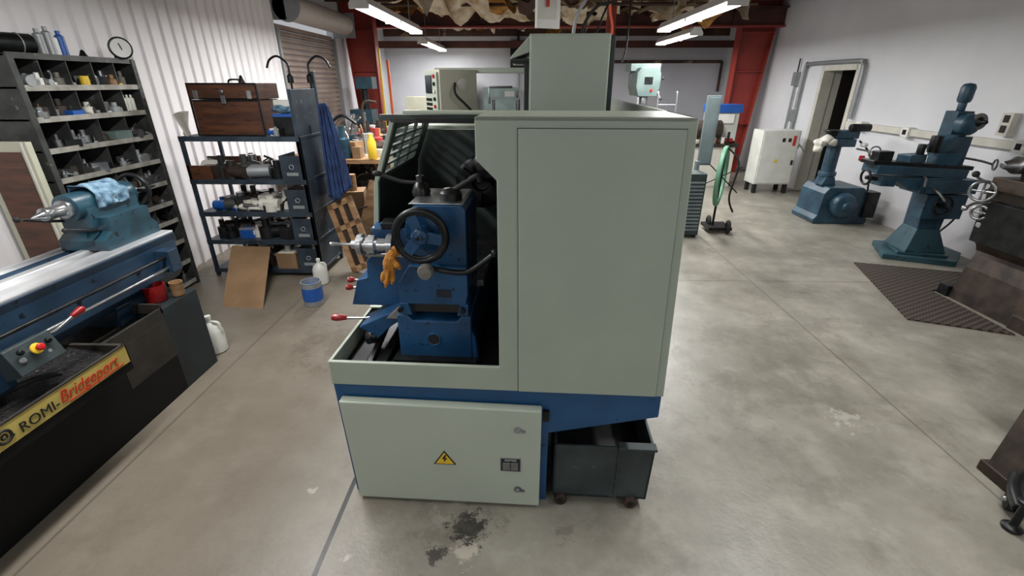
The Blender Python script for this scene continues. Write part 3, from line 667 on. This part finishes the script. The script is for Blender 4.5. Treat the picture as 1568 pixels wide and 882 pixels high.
g.cyl((-2.7,4.33,.72),(-2.4,4.36,.70),.018,'steel');g.cyl((-2.65,4.33,.69),(-2.35,4.33,.68),.015,'offwhite')
for (x,z) in ((-2.75,.70),(-2.6,.72)): g.ball((x,4.38,z),(.07,.05,.045),'cloth_white',16,10,.5,18)
g.done('tool_assortment')
g=G();clutter(g,-2.30,-2.08,4.34,4.7,1.357,22,.16,['cloth_white','offwhite','dark_steel','galv','blue_bright','cloth_white'],random.Random(8),.10)
g.ball((-2.16,4.40,1.58),(.12,.06,.04),'cloth_lightblue',18,10,.5,14);g.box(-2.26,-2.06,4.36,4.5,1.52,1.545,'blue_bright');g.box(-2.24,-2.08,4.38,4.5,1.60,1.66,'jug_white');g.box(-2.26,-2.06,4.36,4.5,1.357,1.52,'dark_steel')
for i in range(6): g.obox((-3.08-.02*i,4.32+.04*i,1.455),(.012,.10,.20),(.15,.12*i-.3,.3),'cloth_white')
g.done('shop_supplies')
g=G()
g.box(-2.96,-2.36,4.36,4.72,1.356,1.66,'wood_brown');g.prism([(-2.97,1.665),(-2.35,1.665),(-2.35,1.80),(-2.97,1.80)],'Y',4.35,4.73,'wood_brown')
for z in (1.36,1.655,1.67,1.79): g.box(-2.972,-2.348,4.345,4.352,z-.003,z+.008,'dark_steel')
for x in (-2.972,-2.36): g.box(x,x+.014,4.344,4.36,1.356,1.80,'dark_steel')
for (x,z) in ((-2.66,1.66),(-2.9,1.70),(-2.42,1.70)): g.box(x-.02,x+.02,4.335,4.35,z-.03,z+.04,'steel')
g.rev((-2.66,4.34,1.73),(0,-1,0),[(.018,0),(.02,.008),(.012,.012)],'steel',16)
g.tube([(-2.70,4.54,1.80),(-2.68,4.54,1.825),(-2.60,4.54,1.825),(-2.58,4.54,1.80)],.008,'dark_steel')
g.rev((-2.55,4.5,1.80),(0,0,1),[(.03,0),(.02,.03),(.01,.06),(0,.065)],'dark_steel',14)
g.done('tool_chest',bevel=.006)
g=G()
for (x,s) in((-2.25,1),(-2.06,-1)):
    g.rev((x,4.82,1.80),(0,0,1),[(.03,0),(.03,.06),(.012,.08)],'dark_steel',16)
    g.tube([(x,4.82,1.62),(x,4.82,1.9),(x-.01*s,4.82,1.97),(x-.09*s,4.82,2.03),(x-.17*s,4.82,2.0),(x-.21*s,4.82,1.93)],.010,'dark_steel')
g.box(-2.28,-2.03,4.80,4.83,1.60,1.64,'dark_steel')
g.done('gooseneck_hoses',rack)
g=G();v=[];f=[];nu,nv=30,24
for j in range(nv+1):
    t=j/nv
    for i in range(nu+1):
        u=i/nu
        w=.06+.20*t**.7
        x=-1.945+.03*t+(u-.3)*w;y=4.70-.10*t*math.sin(u*pi)+.03*math.sin(u*21+t*2)*(.3+t)
        z=1.62-.85*t-.06*math.sin(u*pi*1.5)*t
        v.append((x,y,z))
for j in range(nv):
    for i in range(nu): a=j*(nu+1)+i;f.append((a,a+1,a+nu+2,a+nu+1))
g.add(v,f,'cloth_blue',True);o=g.done('shop_coat');s=o.modifiers.new('s','SOLIDIFY');s.thickness=.02
g=G();g.quadbox([(-2.64,3.58,.0),(-2.26,3.54,.0),(-2.26,3.555,.008),(-2.64,3.595,.008)],[(-2.86,4.235,.33),(-2.48,4.235,.32),(-2.48,4.25,.325),(-2.86,4.25,.335)],'cardboard');g.done('cardboard_sheet')
g=G();g.box(-2.47,-2.27,4.29,4.5,.08,.24,'cardboard');g.box(-2.45,-2.29,4.3,4.49,.2,.245,'cloth_white');g.done('cardboard_box',rack)
can('paint_can',-1.85,3.66,0,.085,.22,'galv',lidm='offwhite')
G().cyl((-1.85,3.66,.05),(-1.85,3.66,.17),.0865,'blue_bright',n=28).done('paint_can_label',bpy.data.objects['paint_can'])
def jug(name,x,y,z,s=1,m='jug_white'):
    g=G();g.rev((x,y,z),(0,0,1),[(.07*s,0),(.08*s,.01*s),(.08*s,.17*s),(.06*s,.22*s),(.02*s,.25*s),(.02*s,.28*s)],m,22);g.cyl((x,y,z+.28*s),(x,y,z+.30*s),.022*s,'white')
    g.tube([(x+.02*s,y,z+.25*s),(x+.07*s,y,z+.24*s),(x+.075*s,y,z+.17*s)],.012*s,m);g.done(name)
jug('plastic_jug',-2.24,2.86,0,.95);jug('plastic_jug.001',-1.97,4.12,0,.85)
g=G();
def lean(c,w,h,rot,m,m2):
    g.obox(c,(w,.02,h),rot,m2)
    R=Euler(rot).to_matrix()
    for dx,dz,ww,hh in((0,h/2-.03,w,.06),(0,-h/2+.03,w,.06),(-w/2+.03,0,.06,h),(w/2-.03,0,.06,h),(0,0,.05,h),(0,.1,w,.05)):
        g.obox(Vector(c)+R@Vector((dx,-.015,dz)),(ww,.02,hh),rot,m)
lean((-1.75,4.52,.37),.30,.74,(-.30,-.42,-.1),'wood_light','brown_metal');g.done('wooden_pallet')
# ------------------------------------------------------------------ back-left bench with clutter
g=G()
g.box(-3.3,-1.9,6.3,8.6,.80,.86,'wood_light')
for x in(-3.25,-2.0):
    for y in (6.35,8.5): g.box(x,x+.07,y,y+.07,0,.8,'brown_metal')
g.box(-3.2,-2.0,6.4,8.5,.25,.28,'wood_light')
wb=g.done('workbench',bevel=.004)
g=G();rng=random.Random(21)
clutter(g,-3.15,-2.0,6.4,8.4,.862,170,.5,['brown_metal','dark_steel','steel','wood_light','column_red','cardboard','dark_steel','offwhite','teal_paint','brown_metal','galv'],rng,.20)
g.tube([(-2.6,6.5,.862),(-2.65,6.5,1.2),(-2.45,6.5,1.4),(-2.25,6.5,1.3)],.02,'dark_steel');g.tube([(-2.3,7,.862),(-2.3,7,1.5),(-2.1,7,1.55)],.018,'brown_metal')
g.done('bench_clutter')
g=G();clutter(g,-3.1,-2.0,6.4,8.3,.28,50,.45,['brown_metal','dark_steel','cardboard','dark_steel','offwhite','wood_light'],rng,.26);g.done('stored_parts',wb)
g=G();clutter(g,-2.6,-1.45,5.2,6.0,0,60,.8,['brown_metal','dark_steel','cardboard','wood_light','dark_steel','black_matte','wood_brown','offwhite'],rng,.26)
g.obox((-1.75,5.5,.35),(.4,.04,.7),(-.3,.3,.2),'wood_light');g.obox((-2.2,5.6,.3),(.5,.3,.6),(0,0,.2),'cardboard')
g.done('scrap_pile')
g=G();g.rev((-2.03,6.35,.862),(0,0,1),[(.055,0),(.06,.02),(.06,.22),(.025,.28),(.025,.32)],'yellow',18);g.done('yellow_bottle')
g=G();g.box(-3.3,-2.7,8.9,9.5,0,1.1,'brown_metal');g.box(-3.2,-2.8,9.0,9.4,1.1,1.35,'teal_paint');g.cyl((-2.95,9.2,1.35),(-2.95,9.2,1.75),.06,'dark_steel');g.box(-3.05,-2.75,9.05,9.35,1.7,1.9,'teal_paint');g.done('bench_press')
g=G();g.box(-2.9,-2.2,11.6,12.3,0,1.0,'gray_cab');g.box(-2.8,-2.3,11.65,12.2,1.0,1.5,'beige');g.box(-1.9,-1.2,12.0,12.6,0,1.9,'offwhite');g.box(-1.0,-.2,12.2,12.7,0,1.7,'press_green')
for (a,b,z) in ((-2.88,-2.22,.5),(-1.88,-1.22,.6),(-1.88,-1.22,1.2)): g.box(a,b,11.59 if a<-2 else 11.99,11.6 if a<-2 else 12.0,z,z+.015,'seam')
g.done('filing_cabinets')
def drillpress(name,x,y):
    g=G();m='press_green'
    g.box(x-.25,x+.25,y-.3,y+.3,0,.08,m);g.cyl((x,y+.1,.08),(x,y+.1,1.95),.05,'steel')
    g.box(x-.2,x+.2,y-.3,y+.05,.98,1.03,m)
    g.prism([(x-.13,1.62),(x+.13,1.62),(x+.17,1.75),(x+.17,1.93),(x+.12,2.0),(x-.12,2.0),(x-.17,1.93),(x-.17,1.75)],'Y',y-.35,y+.25,m)
    g.box(x-.22,x+.22,y-.1,y+.3,1.96,2.06,m)
    g.cyl((x,y-.22,1.40),(x,y-.22,1.64),.045,'steel');g.cyl((x,y-.22,1.30),(x,y-.22,1.40),.02,'dark_steel')
    for a in (0,2.1,4.2): g.tube([(x+.16,y-.2,1.72),(x+.22,y-.2+.16*math.cos(a),1.72+.16*math.sin(a))],.009,'steel',sub=1);g.ball((x+.22,y-.2+.16*math.cos(a),1.72+.16*math.sin(a)),.018,'black_matte')
    g.box(x-.06,x+.06,y-.356,y-.35,1.78,1.88,'dark_steel');g.cyl((x+.05,y-.36,1.70),(x+.05,y-.35,1.70),.02,'red_bright')
    g.done(name,bevel=.012)
drillpress('drill_press',1.80,7.7)
g=G();g.box(2.20,2.36,6.0,6.05,.85,1.66,'grayblue_panel');g.box(2.22,2.34,5.99,6.0,.87,1.64,'grayblue_panel');g.box(2.18,2.22,5.98,6.06,0,.9,'grayblue_panel')
g.done('sheet_metal_panel',bevel=.003)
g=G();g.box(1.98,2.21,5.65,5.95,.04,.80,'tank_gray');
for i in range(14): g.box(2.0,2.19,5.635,5.65,.10+.045*i,.125+.045*i,'grayblue_panel')
for x in(2.02,2.18): g.cyl((x,5.7,.02),(x,5.76,.02),.03,'rubber')
g.done('welding_power_supply',bevel=.004)
g=G();c=Vector((2.50,5.95,.72))
for r_ in (.36,.335,.31): g.torus(c,(1,-.55,0),r_,.014,'green_hose',48,8,1.8)
for a in (0,1.05,2.1): g.obox(c,(.01,.01,.62),(a,0,.5),'dark_steel')
g.tube([(2.52,6.0,.05),(2.52,6.0,.72),(2.52,6.0,1.25)],.015,'dark_steel',sub=1);g.box(2.42,2.72,5.85,6.15,.04,.08,'dark_steel');g.torus((2.66,5.85,.09),(1,-.2,0),.065,.025,'rubber');g.torus((2.5,6.1,.09),(1,-.2,0),.065,.025,'rubber')
g.tube([(2.5,5.9,1.08),(2.62,5.8,.9),(2.58,5.8,.5),(2.66,5.8,.3)],.012,'rubber')
g.done('hose_reel')
g=G();m='galv'
for x in (2.30,2.62): g.tube([(x,8.6,0),(x,8.6,1.5),(x,8.65,1.62)],.016,m)
for z in (.4,.8,1.15,1.45): g.tube([(2.30,8.6,z),(2.62,8.6,z)],.012,m,sub=1)
g.box(2.28,2.64,8.35,8.6,.0,.02,m)
g.done('hand_truck')
g=G();g.box(3.0,3.9,8.9,9.5,.0,.72,'offwhite');g.box(2.95,3.95,8.85,9.55,.72,.78,'brown_metal');g.cyl((3.1,9.0,1.02),(3.6,9.0,1.02),.16,'brown_metal');g.box(3.2,3.6,9.1,9.4,.78,1.1,'press_green');g.box(3.45,3.95,9.1,9.5,.78,1.42,'gray_cab');g.box(3.42,3.98,9.05,9.5,1.30,1.44,'blue_bright');g.box(3.55,3.85,9.05,9.09,1.12,1.28,'white');g.cyl((3.05,8.98,1.02),(2.98,8.98,1.02),.06,'orange_cable')
g.torus((3.0,8.98,1.02),(1,0,0),.13,.012,'steel')
clutter(g,3.05,3.9,8.88,9.05,.78,14,.25,['dark_steel','offwhite','wood_light','red_plastic'],random.Random(4),.12)
g.done('bench_lathe',bevel=.006)
g=G();clutter(g,1.2,3.8,10.8,12.2,0,50,1.1,['brown_metal','dark_steel','press_green','offwhite','teal_paint','galv'],random.Random(14),.55);g.done('stored_machinery')
g=G();g.box(4.07,4.70,8.3,8.68,.16,1.06,'gray_cab');g.box(4.09,4.68,8.285,8.3,.18,1.04,'gray_cab')
for x in(4.09,4.62): g.box(x,x+.06,8.32,8.38,0,.16,'black_matte');g.box(x,x+.06,8.6,8.66,0,.16,'black_matte')
g.prism([(4.32,.54),(4.40,.54),(4.36,.61)],'Y',8.28,8.285,'yellow')
for x in (4.40,4.50): g.box(x,x+.05,8.278,8.285,.88,.94,'black_matte')
g.box(4.58,4.63,8.278,8.285,.82,.98,'red_bright');g.box(4.62,4.65,8.27,8.285,.5,.58,'dark_steel')
g.done('electric_cabinet',bevel=.005)
# ------------------------------------------------------------------ right machines
g=G();m='mill_blue'
g.prism([(4.05,0),(4.76,0),(4.78,.06),(4.72,.12),(4.70,.42),(4.62,.50),(4.16,.50),(4.10,.42),(4.08,.12),(4.03,.06)],'Y',6.35,6.9,m)
g.rev((4.37,6.36,.27),(0,-1,0),[(.17,0),(.17,.08),(.14,.12),(.06,.13),(.05,.16)],m,28)
g.box(4.66,4.82,6.3,6.5,.1,.45,'dark_steel')
g.cyl((4.22,6.6,.5),(4.22,6.6,1.05),.085,m,n=24);g.cyl((4.22,6.6,.62),(4.22,6.6,.68),.11,m,n=24)
g.prism([(4.12,.5),(4.32,.5),(4.28,.62),(4.16,.62)],'Y',6.5,6.7,m)
g.box(4.08,4.40,6.45,6.75,1.02,1.12,m);g.box(4.15,4.45,6.5,6.7,1.12,1.22,m);g.rev((4.1,6.55,1.15),(0,0,1),[(.06,0),(.06,.05),(.1,.06),(.1,.08)],'dark_steel',20)
g.cyl((4.3,6.5,1.26),(4.55,6.5,1.26),.05,'dark_steel');g.cyl((4.42,6.45,1.0),(4.42,6.1,1.0),.012,'steel');g.torus((4.42,6.1,1.0),(0,1,0),.07,.010,'steel')
g.cyl((4.5,6.48,1.05),(4.5,6.40,1.05),.03,'white');g.box(4.46,4.52,6.38,6.42,.85,.92,'red_bright');g.tube([(4.46,6.5,1.1),(4.6,6.4,.9),(4.7,6.4,.45)],.012,'rubber')
sg=g.done('surface_grinder',bevel=.012,seg=2)
g=G();
for (a,b,c,r) in((3.95,6.50,1.06,.09),(4.02,6.48,1.12,.08),(3.92,6.45,1.0,.06),(4.08,6.44,1.08,.06)): g.ball((a,b,c),(r,r*.8,r*.7),'cloth_white',18,12,.5,16)
g.done('dust_cover',sg)
m='mill_blue'
g=G()
g.prism([(4.02,4.95),(4.62,4.70),(4.92,5.0),(4.92,5.35),(4.25,5.45)],'Z',0,.06,'mill_base')
g.prism([(4.16,4.94),(4.60,4.80),(4.78,5.0),(4.76,5.3),(4.30,5.35)],'Z',.06,.09,'mill_base')
g.quadbox([(4.22,4.92,.09),(4.62,4.86,.09),(4.66,5.26,.09),(4.26,5.3,.09)],[(4.32,4.98,.34),(4.54,4.95,.34),(4.56,5.2,.34),(4.34,5.22,.34)],'mill_base')
g.quadbox([(4.32,4.98,.34),(4.54,4.95,.34),(4.56,5.2,.34),(4.34,5.22,.34)],[(4.30,4.98,.86),(4.56,4.95,.86),(4.56,5.22,.86),(4.32,5.22,.86)],m)
g.box(4.20,4.62,4.86,5.05,.48,.74,m);g.box(4.05,4.62,4.80,5.08,.76,.90,m)
g.prism([(3.75,.92),(4.45,.92),(4.45,.84),(4.2,.78),(3.95,.80)],'Y',4.82,5.0,m)
g.obox((4.02,4.92,.98),(.95,.22,.09),(0,.06,.05),m);g.obox((4.02,4.92,1.04),(1.05,.19,.04),(0,.06,.05),'dark_steel')
g.obox((3.72,4.90,.88),(.16,.16,.10),(0,.06,.05),m);g.cyl((3.62,4.85,.90),(3.50,4.85,.92),.02,'dark_steel');g.torus((3.50,4.85,.92),(1,0,.1),.07,.012,'dark_steel')
g.obox((3.95,4.92,1.10),(.22,.14,.08),(0,0,.3),m);g.cyl((4.0,4.9,1.12),(4.0,4.9,1.24),.035,'dark_steel');g.obox((3.65,4.92,1.12),(.16,.10,.10),(0,0,.1),'dark_steel')
g.obox((4.25,4.9,1.10),(.2,.16,.12),(0,0,-.2),m)
g.box(4.34,4.56,5.0,5.2,.86,1.30,m);g.rev((4.42,5.02,1.42),(0,-1,0),[(.10,0),(.10,.1),(.07,.12),(.03,.13)],m,26);g.box(4.34,4.50,5.02,5.18,1.3,1.54,m)
g.rev((4.47,4.92,1.45),(0,-1,0),[(.08,0),(.08,.02),(.06,.025)],'plastic_gray',24);g.rev((4.47,4.893,1.45),(0,-1,0),[(.05,0),(.02,.03),(.018,.07),(0,.075)],'dark_steel',20)
g.cyl((4.40,5.08,1.54),(4.40,5.08,1.64),.035,m);g.rev((4.40,5.08,1.62),(0,0,1),[(.05,0),(.06,.03),(.06,.14),(.045,.17),(0,.18)],m,22)
g.obox((4.24,4.95,1.22),(.22,.12,.12),(0,-.5,0),m);g.cyl((4.12,4.9,1.16),(4.12,4.9,1.32),.05,'dark_steel');g.tube([(4.50,4.95,1.10),(4.62,4.9,1.08),(4.72,4.85,1.05)],.012,'steel');g.torus((4.72,4.83,1.05),(1,-.5,0),.05,.009,'steel')
g.torus((4.34,4.80,.64),(0,1,0),.09,.012,'dark_steel');g.obox((4.34,4.80,.64),(.17,.012,.02),(0,.5,0),'dark_steel');g.cyl((4.34,4.86,.64),(4.34,4.78,.64),.025,'dark_steel')
g.torus((4.62,4.98,.62),(1,0,0),.07,.012,'dark_steel')
g.tube([(4.02,4.8,.95),(4.0,4.72,.93),(3.96,4.66,.86)],.010,'steel');g.tube([(4.15,4.8,.83),(4.15,4.7,.80),(4.2,4.64,.72)],.010,'steel')
g.tube([(4.56,5.1,1.2),(4.75,5.2,.9),(4.8,5.1,.5),(4.85,5.3,.2),(4.7,5.3,.05)],.010,'rubber')
g.done('milling_machine',bevel=.01)
g=G();g.rev((4.66,4.40,0),(0,0,1),[(.11,0),(.14,.30),(.15,.31),(.145,.33),(.13,.32),(.11,.05)],'rubber',24);g.rev((4.66,4.40,.28),(0,0,1),[(.148,0),(.165,.05),(.15,.07),(.13,.06),(.09,.0)],'black_matte',18);g.torus((4.66,4.40,.27),(0,0,1),.147,.004,'galv');g.done('waste_bucket')
G().prism([(3.62,4.80),(3.20,3.47),(3.84,3.22),(3.86,4.06),(4.44,4.1),(4.55,4.52)],'Z',0,.014,'mat_rubber').done('rubber_mat')
g=G();d='brown_metal'
g.prism([(4.12,0),(4.92,0),(4.92,.35),(4.87,1.0),(4.08,1.0),(4.14,.55),(4.22,.45),(4.17,.3)],'Y',3.2,3.95,d)
g.box(4.04,4.92,3.15,3.9,1.0,1.1,d);g.prism([(4.15,1.1),(4.9,1.1),(4.9,1.5),(4.23,1.5),(4.13,1.4)],'Y',3.25,3.8,'dark_steel')
g.box(4.10,4.45,3.95,4.05,.0,.1,'dark_steel')
g.prism([(4.08,.55),(4.16,.55),(4.16,.95),(4.06,.9)],'Y',3.3,3.93,'dark_steel');g.rev((4.12,3.9,.70),(-1,.6,0),[(.05,0),(.05,.03),(.02,.05)],'galv',18)
for (x,y,z,r_) in((4.0,3.9,.98,.08),(4.05,3.9,.80,.055)): 
    g.torus((x,y,z),(1,.8,0),r_,.012,'steel');g.cyl((x,y,z),(x+.15,y-.02,z),.02,'steel');g.obox((x,y,z),(.014,.014,r_*2),(0,0,0),'steel');g.obox((x,y,z),(.014,.014,r_*2),(pi/2,0,.6),'steel')
g.tube([(4.1,3.85,1.02),(3.94,3.9,1.08),(3.90,3.9,1.12)],.011,'steel');g.ball((3.89,3.9,1.12),.026,'black_matte');g.tube([(4.1,3.85,.9),(3.98,3.9,.88),(3.92,3.9,.84)],.011,'steel');g.ball((3.91,3.9,.84),.024,'steel')
g.rev((4.22,3.85,1.2),(-1,0,0),[(.07,0),(.07,.1),(.05,.12),(.025,.2)],'steel',20);g.rev((4.2,3.85,1.38),(-1,0,0),[(.05,0),(.05,.05),(.03,.07)],'galv',20)
g.done('turret_lathe',loc=(-.20,0,0),bevel=.01)
g=G();d='brown_metal'
g.quadbox([(2.33,1.68,.05),(2.48,1.66,.05),(2.5,1.80,.05),(2.35,1.82,.05)],[(2.62,1.78,.62),(2.95,1.76,.62),(2.95,2.0,.62),(2.64,2.0,.62)],d)
g.box(2.55,3.1,1.6,2.2,.62,.70,d)
g.tube([(2.42,1.74,.08),(2.28,1.62,.09),(2.19,1.50,.09)],.028,'dark_steel');g.rev((2.17,1.48,.0),(0,0,1),[(.035,0),(.04,.015),(.015,.025),(.015,.14),(.03,.145),(.03,.165),(0,.17)],'dark_steel',16)
g.cyl((2.24,1.60,.045),(2.28,1.57,.045),.045,'rubber');g.cyl((2.23,1.61,.045),(2.29,1.56,.045),.015,'steel');g.box(2.33,2.5,1.66,1.84,0,.06,d)
g.tube([(2.95,2.0,.0),(2.95,2.0,.62)],.04,d,sub=1)
g.done('machine_stand',bevel=.006)
# ------------------------------------------------------------------ wall stuff on right
g=G();r_=.03
g.tube([(XR-.05,9.12,.3),(XR-.05,9.12,1.95),(XR-.05,9.05,2.07),(XR-.05,8.95,2.1),(XR-.05,7.75,2.1),(XR-.05,7.62,2.07),(XR-.05,7.56,1.95),(XR-.05,7.56,1.3)],r_,'galv',12,4)
g.done('wall_conduit')
g=G();g.box(XR-.07,XR,4.0,7.6,1.18,1.26,'offwhite')
for yy in (7.2,6.3,5.6,4.8): g.box(XR-.10,XR,yy,yy+.12,1.16,1.28,'white');g.box(XR-.104,XR-.10,yy+.03,yy+.09,1.19,1.25,'dark_steel')
g.done('cable_trunking',bevel=.004)
g=G();g.box(XR-.08,XR,5.05,5.17,1.30,1.52,'offwhite');g.box(XR-.085,XR-.08,5.08,5.14,1.33,1.40,'black_matte');g.box(XR-.085,XR-.08,5.08,5.14,1.43,1.5,'black_matte');g.done('wall_socket_box')
g=G();g.box(XR-.08,XR,9.3,9.42,1.75,1.98,'galv');g.cyl((XR-.04,9.36,.8),(XR-.04,9.36,1.75),.018,'galv');g.box(XR-.1,XR,9.1,9.24,1.15,1.35,'galv');g.cyl((XR-.04,9.36,1.98),(XR-.04,9.36,2.2),.012,'dark_steel')
g.tube([(XR-.05,9.3,.9),(XR-.05,8.8,.8),(XR-.2,8.5,.75),(XR-.3,8.4,.9)],.014,'rubber')
g.done('wall_switch_box')
g=G();g.tube([(2.2,YB-.06,2.28),(4.9,YB-.06,2.28)],.035,'upper_brown',sub=1);g.tube([(4.9,YB-.06,2.28),(4.9,YB-.06,1.6)],.03,'upper_brown',sub=1);g.done('wall_pipe')
g=G();g.box(-.35,.05,YB-.12,YB,2.15,2.75,'dark_steel');g.box(-.28,-.02,YB-.13,YB-.12,2.2,2.45,'offwhite');g.tube([(-.15,YB-.06,2.75),(-.15,YB-.06,3.2)],.03,'dark_steel',sub=1);g.tube([(-.15,YB-.06,0),(-.15,YB-.06,2.15)],.03,'galv',sub=1);g.done('breaker_panel')
g=G();g.obox((.15,3.5,2.36),(.17,.03,.46),(0,0,.45),'white');g.obox((.145,3.483,2.37),(.14,.006,.38),(0,0,.45),'offwhite');g.box(.14,.16,3.465,3.475,2.25,2.5,'red_bright')
g.tube([(.22,3.55,2.15),(.22,3.55,ZC)],.015,'dark_steel',sub=1);g.done('hanging_sign')
g=G();g.tube([(1.35,6.9,ZC),(1.35,6.9,2.3),(1.30,6.9,2.05)],.012,'rubber');g.tube([(.95,5.5,ZC),(.9,5.5,2.7),(.80,5.5,2.42),(.74,5.5,2.25)],.010,'rubber');g.done('hanging_cables')
g=G();g.box(1.42,1.56,9.1,9.25,0,ZC,'column_red');g.done('steel_post')
# ------------------------------------------------------------------ world, camera, view
w=bpy.data.worlds.new('w');scene.world=w;w.use_nodes=True
w.node_tree.nodes['Background'].inputs[0].default_value=(.93,.95,1,1);w.node_tree.nodes['Background'].inputs[1].default_value=.45
cd=bpy.data.cameras.new('camera');cd.lens=16.2;cd.sensor_width=36;cd.clip_start=.02
co=bpy.data.objects.new('camera',cd);COL.objects.link(co);co.location=(0,0,1.8);co.rotation_euler=(math.radians(90-24),0,math.radians(1.38));scene.camera=co
scene.view_settings.view_transform='Standard'
scene.view_settings.look='None'
